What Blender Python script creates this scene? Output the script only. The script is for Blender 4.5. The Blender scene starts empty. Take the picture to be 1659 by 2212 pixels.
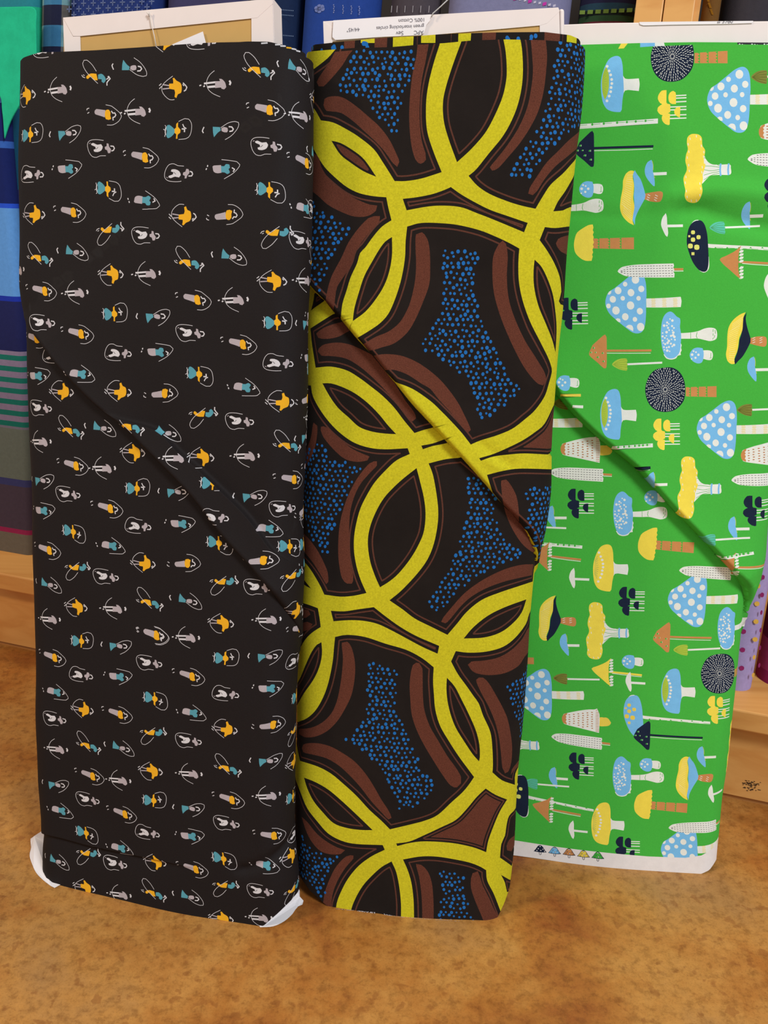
import bpy, math, random
import numpy as np
from mathutils import Vector, Matrix
from mathutils.bvhtree import BVHTree
from mathutils.geometry import delaunay_2d_cdt

# ------------------------------------------------------------------ camera, world, lights, exposure
PW, PH = 1659, 2212
CAM_H, PITCH, ROLL, FPX = 0.53, math.radians(20.0), math.radians(2.3), 1870.0
scn = bpy.context.scene
FWD = np.array([0, math.cos(PITCH), -math.sin(PITCH)])
_r0 = np.array([1.0, 0, 0]); _u0 = np.cross(_r0, FWD)
RGT = math.cos(ROLL) * _r0 + math.sin(ROLL) * _u0
UPV = -math.sin(ROLL) * _r0 + math.cos(ROLL) * _u0
EYE = np.array([0.0, 0.0, CAM_H])
cam_data = bpy.data.cameras.new('camera'); cam = bpy.data.objects.new('camera', cam_data)
scn.collection.objects.link(cam); scn.camera = cam
cam_data.sensor_fit = 'VERTICAL'; cam_data.sensor_height = 24.0; cam_data.lens = 24.0 * FPX / PH
cam_data.clip_start = 0.02
M = Matrix.Identity(4)
for i in range(3):
    M[i][0] = RGT[i]; M[i][1] = UPV[i]; M[i][2] = -FWD[i]; M[i][3] = EYE[i]
cam.matrix_world = M

w = bpy.data.worlds.new('world'); scn.world = w; w.use_nodes = True
bg = w.node_tree.nodes['Background']
bg.inputs[0].default_value = (0.93, 0.95, 1.0, 1); bg.inputs[1].default_value = 0.40

def area(name, loc, target, size, power, col, size_y=None):
    l = bpy.data.lights.new(name, 'AREA'); l.energy = power; l.color = col; l.size = size
    if size_y: l.shape = 'RECTANGLE'; l.size_y = size_y
    o = bpy.data.objects.new(name, l); scn.collection.objects.link(o)
    o.location = loc
    o.rotation_euler = (Vector(target) - Vector(loc)).to_track_quat('-Z', 'Y').to_euler()
    return o
area('window_light', (1.35, -1.2, 2.4), (0, 0.5, 0.25), 0.70, 62, (0.90, 0.95, 1.0))
area('ceiling_lamp_front', (-1.9, -0.1, 1.9), (0, 0.5, 0.1), 0.30, 21, (1.0, 0.78, 0.54))
area('ceiling_lamp_back', (0.25, 1.16, 2.6), (0, 0.4, 0.0), 0.22, 12, (1.0, 0.78, 0.50), 0.22)
scn.view_settings.view_transform = 'Standard'; scn.view_settings.look = 'None'
scn.view_settings.gamma = 1.0; scn.view_settings.exposure = 0.0
scn.view_settings.use_curve_mapping = False
scn.cycles.max_bounces = 5

# ------------------------------------------------------------------ pixel <-> place helpers
def ray(x, y):
    return FWD + (x - PW / 2) / FPX * RGT - (y - PH / 2) / FPX * UPV
def on_plane(x, y, p0, n):
    d = ray(x, y); return EYE + d * (((p0 - EYE) @ n) / (d @ n))
def on_floor(x, y, z=0.0):
    return on_plane(x, y, np.array([0, 0, z]), np.array([0, 0, 1.0]))
def proj(P):
    q = np.asarray(P) - EYE; d = q @ FWD
    return np.stack([PW / 2 + FPX * (q @ RGT) / d, PH / 2 - FPX * (q @ UPV) / d], -1)

# ------------------------------------------------------------------ materials
def lin(c):
    c = [v / 255.0 for v in c]
    return tuple((v / 12.92 if v <= 0.04045 else ((v + 0.055) / 1.055) ** 2.4) for v in c) + (1.0,)
def new_mat(name, rough=0.85, spec=0.25):
    m = bpy.data.materials.new(name); m.use_nodes = True
    nt = m.node_tree; b = nt.nodes['Principled BSDF']
    b.inputs['Roughness'].default_value = rough; b.inputs['Specular IOR Level'].default_value = spec
    return m, nt, b
_cloth = {}
def cloth(rgb, mottle=0.10, mscale=160.0, weave=0.25, spec=0.15, rough=0.9):
    """woven cotton: colour with a fine uneven dye and a thread bump"""
    key = (tuple(rgb), mottle, mscale, weave, spec)
    if key in _cloth: return _cloth[key]
    m, nt, b = new_mat('cotton_%d_%d_%d' % tuple(rgb), rough, spec)
    tc = nt.nodes.new('ShaderNodeTexCoord')
    n = nt.nodes.new('ShaderNodeTexNoise'); n.inputs['Scale'].default_value = mscale; n.inputs['Detail'].default_value = 4
    n.inputs['Roughness'].default_value = 0.7
    nt.links.new(tc.outputs['Object'], n.inputs['Vector'])
    mr = nt.nodes.new('ShaderNodeMapRange'); mr.inputs[1].default_value = 0.3; mr.inputs[2].default_value = 0.7
    mr.inputs[3].default_value = 1 - mottle; mr.inputs[4].default_value = 1 + mottle
    nt.links.new(n.outputs['Fac'], mr.inputs[0])
    mx = nt.nodes.new('ShaderNodeVectorMath'); mx.operation = 'SCALE'
    mx.inputs[0].default_value = lin(rgb)[:3]
    nt.links.new(mr.outputs[0], mx.inputs['Scale']); nt.links.new(mx.outputs[0], b.inputs['Base Color'])
    n2 = nt.nodes.new('ShaderNodeTexNoise'); n2.inputs['Scale'].default_value = 1500; n2.inputs['Detail'].default_value = 2
    nt.links.new(tc.outputs['Object'], n2.inputs['Vector'])
    bp = nt.nodes.new('ShaderNodeBump'); bp.inputs['Strength'].default_value = weave; bp.inputs['Distance'].default_value = 0.0004
    nt.links.new(n2.outputs['Fac'], bp.inputs['Height']); nt.links.new(bp.outputs[0], b.inputs['Normal'])
    _cloth[key] = m
    return m

# ------------------------------------------------------------------ scene objects
COL = scn.collection
def empty(name, loc, label, cat, group=None):
    o = bpy.data.objects.new(name, None); COL.objects.link(o); o.location = [float(v) for v in loc]
    o.empty_display_size = 0.05
    return tag(o, label, cat, group)
def tag(o, label=None, cat=None, group=None, kind=None):
    if label: o['label'] = label
    if cat: o['category'] = cat
    if group: o['group'] = group
    if kind: o['kind'] = kind
    return o
def mesh_obj(name, verts, faces, mats, parent=None, fmats=None, smooth=False, normals=None):
    """one mesh object; verts are world coordinates"""
    me = bpy.data.meshes.new(name)
    off = np.array(parent_loc(parent)) if parent else np.mean(np.array(verts), 0) * 0
    me.from_pydata([tuple(np.asarray(v, float) - off) for v in verts], [], [tuple(f) for f in faces])
    for m in (mats if isinstance(mats, (list, tuple)) else [mats]): me.materials.append(m)
    if fmats is not None: me.polygons.foreach_set('material_index', fmats)
    me.polygons.foreach_set('use_smooth', [bool(smooth)] * len(me.polygons))
    me.update()
    if normals is not None: me.normals_split_custom_set_from_vertices([tuple(n) for n in normals])
    o = bpy.data.objects.new(name, me); COL.objects.link(o)
    if parent: o.parent = parent
    return o
def parent_loc(p):
    v = Vector((0, 0, 0))
    while p is not None: v = v + p.location; p = p.parent
    return v
def grid_faces(nu, nv, flip=False):
    f = []
    for i in range(nu - 1):
        for j in range(nv - 1):
            q = [i * nv + j, (i + 1) * nv + j, (i + 1) * nv + j + 1, i * nv + j + 1]
            f.append(q[::-1] if flip else q)
    return f
def box_geo(p0, ax, ay, az):
    """box from corner p0 with edge vectors"""
    p0, ax, ay, az = [np.asarray(v, float) for v in (p0, ax, ay, az)]
    v = [p0 + i * ax + j * ay + k * az for i in (0, 1) for j in (0, 1) for k in (0, 1)]
    f = [(0, 1, 3, 2), (4, 6, 7, 5), (0, 4, 5, 1), (2, 3, 7, 6), (0, 2, 6, 4), (1, 5, 7, 3)]
    if np.dot(np.cross(ax, ay), az) < 0: f = [q[::-1] for q in f]
    return v, f
def bevel(o, wdt=0.001, seg=2):
    m = o.modifiers.new('bevel', 'BEVEL'); m.width = wdt; m.segments = seg; m.limit_method = 'ANGLE'
    return o

# ------------------------------------------------------------------ a fabric bolt as a bent sheet of cloth
def smoothpoly(pts, closed=True, step=6.0):
    """pts: (x, y) or (x, y, 1) for a sharp corner; Catmull-Rom in between"""
    n = len(pts); out = []
    P = [np.array(p[:2], float) for p in pts]; C = [len(p) > 2 for p in pts]
    rng = range(n) if closed else range(n - 1)
    for i in rng:
        p1, p2 = P[i], P[(i + 1) % n]
        if not closed and i == 0 or C[i]: p0 = p1 + (p1 - p2)
        else: p0 = P[(i - 1) % n]
        if not closed and i == n - 2 or C[(i + 1) % n]: p3 = p2 + (p2 - p1)
        else: p3 = P[(i + 2) % n]
        k = max(1, int(np.linalg.norm(p2 - p1) / step))
        if C[i] and C[(i + 1) % n]: k = max(1, int(np.linalg.norm(p2 - p1) / 25))
        for j in range(k):
            t = j / k
            out.append(0.5 * ((2 * p1) + (-p0 + p2) * t + (2 * p0 - 5 * p1 + 4 * p2 - p3) * t * t + (-p0 + 3 * p1 - 3 * p2 + p3) * t ** 3))
    if not closed: out.append(P[-1])
    return np.array(out)

class Bolt:
    def __init__(s, BL, BR, lean, r, left, right, top, bottom, bulge=0.003):
        A, B = on_floor(*BL), on_floor(*BR)
        s.O = (A + B) / 2; s.X = (B - A) / np.linalg.norm(B - A)
        back = np.cross([0, 0, 1.0], s.X); l = math.radians(lean)
        s.U = math.cos(l) * np.array([0, 0, 1.0]) + math.sin(l) * back
        s.N = np.cross(s.X, s.U)          # towards the camera
        s.r, s.bulge = r, bulge
        s.T = np.linspace(-0.05, 0.80, 60)
        s.xl = np.full(60, -0.1); s.xr = np.full(60, 0.1)
        s.disp = lambda S, T: np.zeros_like(S)
        left, right = np.array(left, float), np.array(right, float)
        th = np.linspace(0, math.pi, 40)
        for it in range(14):
            c, W = (s.xl + s.xr) / 2, (s.xr - s.xl) / 2
            F = W - r
            for sg, tgt, arr in ((1, right, s.xr), (-1, left, s.xl)):
                x = c[:, None] + sg * (F[:, None] + r * np.sin(th)); z = -bulge - r * (1 - np.cos(th))
                P = s.O + x[..., None] * s.X + s.T[:, None, None] * s.U + (z[None, :, None] - 0.0) * s.N
                px = proj(P); k = np.argmax(sg * px[..., 0], 1)
                ex = px[np.arange(60), k]
                want = np.interp(ex[:, 1], tgt[:, 1], tgt[:, 0])
                dep = (P[np.arange(60), k] - EYE) @ FWD
                arr += 0.8 * (want - ex[:, 0]) * dep / FPX
        ker = np.array([1, 2, 1]) / 4.0
        for _ in range(1):
            for a in (s.xl, s.xr): a[1:-1] = np.convolve(a, ker, 'same')[1:-1]
        s.top_line, s.bot_line = np.array(top, float), np.array(bottom, float)
        # where the cloth ends, above and below, for every place across
        Fm = np.median((s.xr - s.xl) / 2 - r); s.Smax = Fm + 2.75 * r
        s.SS = np.linspace(-s.Smax, s.Smax, 161)
        tt = np.linspace(-0.05, 0.78, 830)
        S2, T2 = np.meshgrid(s.SS, tt, indexing='ij')
        s.tt_top, s.tt_bot = s.limit(S2, T2, s.top_line, True), s.limit(S2, T2, s.bot_line, False)
    def limit(s, S2, T2, line, top):
        px = proj(s.surf(S2, T2)); Fl = np.median((s.xr - s.xl) / 2 - s.r) + 1.35 * s.r
        out = np.full(len(s.SS), np.nan)
        for i in range(len(s.SS)):
            if abs(s.SS[i]) > Fl: continue
            g = px[i, :, 1] - np.interp(px[i, :, 0], line[:, 0], line[:, 1])
            k = np.where(np.diff(np.sign(g)) != 0)[0]
            if len(k):
                q = k[-1] if top else k[0]; out[i] = T2[i, q] + (T2[i, q + 1] - T2[i, q]) * g[q] / (g[q] - g[q + 1])
        ok = ~np.isnan(out)
        return np.interp(s.SS, s.SS[ok], out[ok])
    def cW(s, T): return np.interp(T, s.T, (s.xl + s.xr) / 2), np.interp(T, s.T, (s.xr - s.xl) / 2)
    def flat(s, S, T):
        c, W = s.cW(T); F = W - s.r; a = np.abs(S)
        th = np.clip((a - F) / s.r, 0, math.pi)
        x = np.where(a < F, a, F + s.r * np.sin(th)) * np.sign(S) + c
        x = np.where(a > F + math.pi * s.r, (2 * F + math.pi * s.r - a) * np.sign(S) + c, x)
        z = -s.bulge * np.minimum(a / F, 1) ** 2 - s.r * (1 - np.cos(th))
        nx, nz = np.sin(th) * np.sign(S), np.cos(th)
        return x, z, nx, nz
    def surf(s, S, T, off=0.0):
        S, T = np.asarray(S, float), np.asarray(T, float)
        x, z, nx, nz = s.flat(S, T); d = s.disp(S, T) + off
        return s.O + (x + nx * d)[..., None] * s.X + T[..., None] * s.U + (z + nz * d)[..., None] * s.N
    def normals(s, S, T):
        e = 0.0003
        a = s.surf(S + e, T) - s.surf(S - e, T); b = s.surf(S, T + e) - s.surf(S, T - e)
        n = np.cross(a, b); return n / np.linalg.norm(n, axis=-1, keepdims=True)
    def bake(s):
        """lookup from the photograph to places on the cloth"""
        ns, ntt = 320, 520
        s.gs = np.linspace(-s.Smax, s.Smax, ns); s.gt = np.linspace(-0.05, 0.75, ntt)
        S2, T2 = np.meshgrid(s.gs, s.gt, indexing='ij')
        V = s.surf(S2, T2).reshape(-1, 3); s.gv = V
        s.bvh = BVHTree.FromPolygons([Vector(v) for v in V], grid_faces(ns, ntt), epsilon=0.0)
        s.ntt = ntt
    def hit(s, x, y):
        loc, n, i, d = s.bvh.ray_cast(Vector(EYE), Vector(ray(x, y)))
        if loc is None: return None
        a, b = divmod(i, s.ntt - 1)
        p00 = s.gv[a * s.ntt + b]; p10 = s.gv[(a + 1) * s.ntt + b]; p01 = s.gv[a * s.ntt + b + 1]
        q = np.array(loc) - p00; e1, e2 = p10 - p00, p01 - p00
        G = np.array([[e1 @ e1, e1 @ e2], [e1 @ e2, e2 @ e2]]); h = np.linalg.solve(G, [q @ e1, q @ e2])
        st = np.array([s.gs[a] + h[0] * (s.gs[1] - s.gs[0]), s.gt[b] + h[1] * (s.gt[1] - s.gt[0])])
        c, W = s.cW(st[1])
        if abs(st[0]) > W - s.r + 1.62 * s.r: return None
        return st
    def st(s, x, y):
        h = s.hit(x, y)
        if h is not None: return h
        # beyond the visible edge: walk inwards, then carry on round the side
        cx = proj(s.surf(np.array(0.0), np.array(0.3)))[0]; cx = cx if abs(cx - x) > 1 else x + 1
        sg = 1 if x > cx else -1
        for k in range(1, 400):
            h = s.hit(x - sg * k, y)
            if h is not None: return h + np.array([sg * 0.00045 * k, 0])
        # above or below the cloth
        for k in range(1, 400):
            for dy in (k, -k):
                h = s.hit(x, y + dy)
                if h is not None: return h + np.array([0, dy * 0.00033])
        return np.array([0.0, 0.3])
    def map(s, pts): return np.array([s.st(p[0], p[1]) for p in pts])

def in_poly(P, poly):
    x, y = P[:, 0], P[:, 1]; c = np.zeros(len(P), bool); j = len(poly) - 1
    for i in range(len(poly)):
        xi, yi = poly[i]; xj, yj = poly[j]
        if yi != yj: c ^= ((yi > y) != (yj > y)) & (x < (xj - xi) * (y - yi) / (yj - yi) + xi)
        j = i
    return c
def seg_dist(P, line):
    """signed distance to a polyline (positive on its left) """
    best = np.full(len(P), 1e9); sgn = np.ones(len(P)); along = np.zeros(len(P)); acc = 0
    for a, b in zip(line[:-1], line[1:]):
        d = b - a; L = np.linalg.norm(d); d = d / L
        q = P - a; t = np.clip(q @ d, 0, L); r = q - t[:, None] * d
        e = np.hypot(r[:, 0], r[:, 1]); m = e < best
        best = np.where(m, e, best); cr = d[0] * q[:, 1] - d[1] * q[:, 0]
        sgn = np.where(m, np.sign(cr), sgn); along = np.where(m, acc + t, along); acc += L
    return best * sgn, along / acc

class Print:
    """the printed pattern: polygons in cloth coordinates (millimetres), later ones on top"""
    def __init__(s, base): s.polys = []; s.cols = []; s.base = base; s.layer = 0; s.lay = []; s.zones = []
    def poly(s, pts, col):
        pts = np.asarray(pts, float) * 1000
        a = 0.5 * np.sum(pts[:, 0] * np.roll(pts[:, 1], -1) - np.roll(pts[:, 0], -1) * pts[:, 1])
        if abs(a) < 0.005: return
        s.polys.append(pts if a > 0 else pts[::-1]); s.cols.append(col); s.lay.append(s.layer)
    def zone(s, pts, col):
        """a further layer of cloth lying on top: what is printed next shows only inside it"""
        s.layer += 1; s.zones.append((np.asarray(pts, float), s.layer)); s.poly(pts, col)
    def stroke(s, pts, wd, col):
        """pts, wd in metres"""
        pts = np.asarray(pts, float)
        for a, b in zip(pts[:-1], pts[1:]):
            d = b - a; L = np.linalg.norm(d)
            if L < 1e-6: continue
            d /= L; n = np.array([-d[1], d[0]]) * wd / 2; e = d * wd * 0.18
            s.poly([a - e - n, b + e - n, b + e + n, a - e + n], col)
    def dot(s, c, rx, ry, col, n=9, ph=0.0):
        a = np.arange(n) * 2 * math.pi / n + ph
        s.poly(np.stack([c[0] + rx * np.cos(a), c[1] + ry * np.sin(a)], 1), col)
    def build(s, bolt, name, parent, colmats, extra=None, lines=(), t0=None, t1=None, grid=6.0, smax=None, off=0.0, back=True):
        tb = t0 if t0 is not None else bolt.tt_bot; tp = t1 if t1 is not None else bolt.tt_top
        SS = bolt.SS * 1000; Sm = smax * 1000 if smax else SS[-1]
        xs = np.linspace(-Sm, Sm, 121)
        lo = np.stack([xs, np.interp(xs, SS, tb * 1000)], 1); hi = np.stack([xs, np.interp(xs, SS, tp * 1000)], 1)
        dom = np.concatenate([lo, hi[::-1]])
        Fm = 1000 * (np.median((bolt.xr - bolt.xl) / 2) - bolt.r)
        gx = np.concatenate([np.arange(-Sm + 1, -Fm, 1.8), np.arange(-Fm, Fm, grid), np.arange(Fm, Sm, 1.8)])
        gy = np.arange(dom[:, 1].min(), dom[:, 1].max(), grid * 0.75)
        G = np.stack(np.meshgrid(gx, gy, indexing='ij'), -1).reshape(-1, 2)
        G = G + np.random.RandomState(1).uniform(-0.3, 0.3, G.shape)
        for ln, offs in lines:
            L = np.asarray(ln) * 1000
            dd = [L[0]]
            for a, b in zip(L[:-1], L[1:]):
                k = max(1, int(np.linalg.norm(b - a) / 1.5)); dd += [a + (b - a) * j / k for j in range(1, k + 1)]
            dd = np.array(dd); tg = np.gradient(dd, axis=0); tg /= np.linalg.norm(tg, axis=1, keepdims=True) + 1e-9
            nn = np.stack([-tg[:, 1], tg[:, 0]], 1)
            G = np.concatenate([G] + [dd + nn * o for o in offs])
        G = G[in_poly(G, dom)]
        verts = [tuple(p) for p in dom]; faces = [list(range(len(dom)))]
        cols = [s.base]; lay = [0]
        for p, c in zip(s.polys, s.cols):
            k = len(verts); verts += [tuple(q) for q in p]; faces.append(list(range(k, k + len(p)))); cols.append(c)
        lay += s.lay
        verts += [tuple(p) for p in G]
        V, E, Fc, oV, oE, oF = delaunay_2d_cdt([Vector(v) for v in verts], [], faces, 0, 1e-4, True)
        P = np.array([(v[0], v[1]) for v in V]) / 1000
        keep, fm = [], []
        names = list(colmats)
        cen = np.array([P[f].mean(0) for f in Fc]); zn = np.zeros(len(cen), int)
        for zp, zl in s.zones: zn[in_poly(cen, zp)] = zl
        for f, of, z in zip(Fc, oF, zn):
            if 0 not in of: continue
            use = [i for i in of if lay[i] == z] or [0]
            keep.append(tuple(f)); fm.append(names.index(cols[max(use)]))
        W3 = bolt.surf(P[:, 0], P[:, 1], off); Nn = bolt.normals(P[:, 0], P[:, 1])
        if back:
            # the back of the bolt, and a stop of folded cloth just below its top edge
            n0 = len(P); Tq = np.linspace(0, 1, 30); rows = []
            for sg in (-1, 1):
                e = sg * Sm / 1000; a, b = np.interp(e, bolt.SS, tb), np.interp(e, bolt.SS, tp)
                rows.append(bolt.surf(np.full(30, e), a + (b - a) * Tq))
            W3 = np.concatenate([W3] + rows); Nn = np.concatenate([Nn, np.tile(-bolt.N, (60, 1))])
            for i in range(29): keep.append((n0 + i, n0 + i + 1, n0 + 30 + i + 1, n0 + 30 + i)); fm.append(0)
            n1 = len(W3); ring = bolt.surf(xs / 1000, np.interp(xs, SS, tp * 1000) / 1000 - 0.006, -0.001)
            W3 = np.concatenate([W3, ring]); Nn = np.concatenate([Nn, np.tile(bolt.U, (len(ring), 1))])
            keep.append(tuple(range(n1, n1 + len(ring)))); fm.append(0)
        return mesh_obj(name, W3, keep, [colmats[n] for n in names], parent, fm, True, Nn)

# ------------------------------------------------------------------ the three bolts: shape and folds
black = Bolt((88, 1909), (645, 2027), 10.5, 0.022,
  [(44,60),(43,150),(42,200),(41,300),(42,400),(43,480),(46,560),(40,613),(43,645),(54,666),(59,690),(60,762),(61,905),(65,977),(69,1130),(72,1275),(75,1347),(77,1463),(78,1555),(82,1637),(83,1709),(90,1750),(88,1798),(87,1836),(92,1870),(96,2100)],
  [(676,60),(676,140),(677,182),(676,285),(673,408),(672,529),(666,643),(662,766),(661,889),(658,940),(654,1022),(652,1125),(651,1207),(656,1238),(651,1279),(651,1369),(645,1401),(643,1524),(640,1606),(638,1709),(634,1789),(637,1810),(648,1875),(646,1914),(644,2100)],
  [(20,150),(42,133),(50,124),(71,117),(87,113),(132,112),(204,109),(276,104),(370,98),(452,93),(534,91),(575,97),(616,108),(647,117),(672,129),(679,140),(690,160)],
  [(60,1840),(94,1885),(108,1910),(118,1920),(166,1935),(243,1950),(370,1972),(447,1985),(504,1997),(540,2003),(562,2003),(570,2000),(601,1972),(630,1943),(643,1923),(660,1900)])
mid = Bolt((640, 1958), (1098, 2000), 11.5, 0.024,
  [(666,60),(666,110),(667,300),(664,600),(654,1000),(646,1300),(638,1600),(638,1800),(646,1895),(650,2100)],
  [(1262,60),(1262,116),(1260,150),(1255,196),(1251,263),(1244,320),(1239,376),(1232,444),(1227,501),(1221,560),(1212,653),(1202,743),(1197,800),(1190,879),(1185,947),(1182,1015),(1174,1110),(1165,1185),(1157,1212),(1154,1246),(1148,1314),(1145,1382),(1138,1449),(1134,1523),(1129,1579),(1120,1636),(1119,1681),(1115,1749),(1110,1816),(1105,1871),(1098,1925),(1090,2100)],
  [(640,140),(661,118),(669,113),(726,109),(762,106),(843,103),(904,97),(960,94),(1018,89),(1090,87),(1176,88),(1232,92),(1250,96),(1261,104),(1275,120)],
  [(630,1870),(648,1893),(670,1925),(700,1952),(725,1974),(757,1967),(820,1973),(867,1984),(894,1985),(950,1995),(997,2009),(1053,2002),(1073,1984),(1089,1948),(1097,1925),(1110,1870)])
green = Bolt((1060, 1850), (1546, 1896), 10.0, 0.020,
  [(1195,60),(1193,100),(1150,700),(1100,1300),(1060,1850),(1058,2000)],
  [(1795,60),(1790,95),(1658,1041),(1650,1069),(1638,1163),(1628,1244),(1616,1290),(1609,1321),(1603,1366),(1591,1467),(1581,1561),(1571,1659),(1559,1732),(1554,1793),(1549,1813),(1546,1858),(1543,2000)],
  [(1190,113),(1262,113),(1335,107),(1405,102),(1497,99),(1575,98),(1659,98),(1790,100),(1800,110)],
  [(1050,1836),(1060,1840),(1105,1847),(1200,1861),(1330,1879),(1400,1885),(1489,1889),(1516,1887),(1532,1879),(1541,1866),(1550,1850)])

def px_line(bolt, pts):
    """a line seen in the photograph, put on the smooth cloth"""
    bolt.bake(); return bolt.map(smoothpoly(pts, closed=False, step=14))
def quarter(d, w): return np.sqrt(np.clip(1 - (1 - np.clip(d / w, 0, 1)) ** 2, 0, 1))
def gauss(P, line, amp, wd):
    d, al = seg_dist(P, line); return amp * np.exp(-(d / wd) ** 2) * np.clip(np.minimum(al, 1 - al) * 6, 0, 1)
def waves(S, T, a, ph):
    return a * (np.sin(S * 61 + T * 17 + ph) + 0.8 * np.sin(T * 43 - S * 22 + 2 * ph) + 0.5 * np.sin(T * 90 + S * 50 + 3 * ph))
OFFS = (-3.0, -1.5, -0.5, 0.0, 0.25, 0.6, 1.2, 2.0, 3.0, 4.5)

# black cloth: a soft pleat running down to the right, a tuck above the hem
k1 = px_line(black, [(46,655),(62,700),(98,752),(135,800),(204,872),(270,925),(313,967),(350,1003),(418,1074),(481,1157),(555,1240),(637,1345),(652,1372)])
k2 = px_line(black, [(215,880),(262,905),(340,930),(391,979),(438,1020),(524,1104),(560,1150),(586,1187),(620,1212),(650,1224)])
k3 = px_line(black, [(86,1800),(140,1813),(200,1830),(270,1844),(350,1860),(440,1880)])
k4 = px_line(black, [(500,1885),(560,1870),(605,1840),(637,1800)])
def disp_black(S, T):
    P = np.stack([S.ravel(), T.ravel()], 1)
    d1, a1 = seg_dist(P, k1); d2, a2 = seg_dist(P, k2); d3, a3 = seg_dist(P, k3)
    z = waves(P[:, 0], P[:, 1], 0.00035, 0.3)
    z = z + (0.0010 + 0.0055 * np.exp(-np.clip(d1, 0, 1) / 0.022)) * quarter(d1, 0.004) * np.clip(a1 * 8, 0.2, 1) * np.clip((1 - a1) * 7, 0.3, 1) * (d1 > 0)
    dr = 0.0052 * np.clip(a2 * 4, 0, 1) * np.clip((1 - a2) * 4, 0, 1)
    z = z - dr * (1 - np.exp(-np.clip(d2, 0, 1) / 0.0008)) * np.exp(-np.clip(d2, 0, 1) / 0.02) * (d2 > 0)
    z = z - 0.0030 * np.exp(-np.clip(-d3, 0, 1) / 0.016) * quarter(-d3, 0.004) * (d3 < 0) * np.clip((1 - a3) * 3, 0, 1)
    z = z + gauss(P, k4, -0.0028, 0.004)
    return z.reshape(S.shape)
black.disp = disp_black; black.bake()

m1 = px_line(mid, [(655,600),(670,615),(678,626),(703,651),(724,678),(737,691),(769,730),(803,766),(832,802),(855,829),(889,872),(934,920),(960,949),(998,990),(1038,1035),(1086,1090),(1113,1117),(1136,1147),(1152,1176),(1160,1212)])
m2 = px_line(mid, [(1010,935),(1060,975),(1120,1015)]); m3 = px_line(mid, [(1040,985),(1090,1020)])
m4 = px_line(mid, [(668,118),(690,118),(724,112)])
def disp_mid(S, T):
    P = np.stack([S.ravel(), T.ravel()], 1); d1, a1 = seg_dist(P, m1)
    z = waves(P[:, 0], P[:, 1], 0.0004, 1.3)
    z = z + (0.0012 + 0.0062 * np.exp(-np.clip(d1, 0, 1) / 0.04) * np.clip((1 - a1) * 7, 0.15, 1)) * quarter(d1, 0.0035) * (d1 > 0)
    z = z + gauss(P, m2, -0.0012, 0.004) + gauss(P, m3, 0.0010, 0.004)
    z = z - 0.0015 * np.exp(-np.clip(-d1, 0, 1) / 0.008) * (d1 < 0)
    return z.reshape(S.shape)
mid.disp = disp_mid; mid.bake()

g1l = px_line(green, [(1188,825),(1200,850),(1236,893),(1263,920),(1290,945),(1321,970),(1370,1010),(1412,1055),(1460,1108),(1516,1165),(1556,1208),(1590,1245),(1605,1268),(1612,1300),(1612,1322)])
g2l = px_line(green, [(1440,470),(1500,455),(1560,470),(1620,485),(1700,500)])
g3l = px_line(green, [(1400,432),(1480,420),(1560,415),(1700,430)]); g4l = px_line(green, [(1180,455),(1260,462),(1360,470),(1440,450)])
def disp_green(S, T):
    P = np.stack([S.ravel(), T.ravel()], 1); d1, a1 = seg_dist(P, g1l)
    z = waves(P[:, 0], P[:, 1], 0.0003, 2.1)
    z = z + (0.0016 + 0.0095 * np.exp(-np.clip(d1, 0, 1) / 0.05) * np.clip((1 - a1) * 7, 0.12, 1)) * quarter(d1, 0.004) * (d1 > 0)
    z = z - 0.0020 * np.exp(-np.clip(-d1, 0, 1) / 0.010) * (d1 < 0)
    z = z + gauss(P, g2l, -0.0035, 0.007) + gauss(P, g3l, 0.0030, 0.008) + gauss(P, g4l, -0.0012, 0.006)
    return z.reshape(S.shape)
green.disp = disp_green; green.bake()

# ------------------------------------------------------------------ small shape language for the printed patterns
def nums(txt):
    """'x,y x,y* ...' -> list of points, * marks a sharp corner"""
    out = []
    for tk in txt.split():
        c = tk.endswith('*'); a, b = tk.rstrip('*').split(',')
        out.append((float(a), float(b), 1) if c else (float(a), float(b)))
    return out
def crop(pts, org, k):
    return [(org[0] + p[0] / k, org[1] + p[1] / k) + tuple(p[2:]) for p in pts]

class Motif:
    """a figure of the pattern, measured once on the cloth and repeated over it"""
    def __init__(s, bolt, org, k, centre, items):
        s.items = []; c = bolt.st(*crop([centre], org, k)[0])
        for kind, col, wd, txt in items:
            P = crop(nums(txt), org, k)
            if kind == 'p': q = smoothpoly(P, True, 3.5)
            elif kind == 'q': q = np.array([p[:2] for p in P])
            elif kind == 's': q = smoothpoly(P, False, 4.5)
            else: q = np.array([p[:2] for p in P])
            m = bolt.map(q) - c
            s.items.append((kind, col, wd / k * 0.00031 if wd else 0, m))
    def put(s, pr, c, mir=False, swap=None, scale=1.0, rot=0.0, only=None, mapf=None, clip=None):
        cr, sr = math.cos(rot), math.sin(rot)
        for kind, col, wd, m in s.items:
            q = m * scale
            if mir: q = q * np.array([1, -1])
            if rot: q = q @ np.array([[cr, sr], [-sr, cr]])
            q = q + c
            if swap: col = swap.get(col, col)
            if clip is not None and clip(q): continue
            if kind in 'pq': pr.poly(q, col)
            elif kind == 's': pr.stroke(q, wd * scale, col)
            elif kind == 'd':
                for a in q: pr.dot(a, wd * scale, wd * scale, col, 10)

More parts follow.
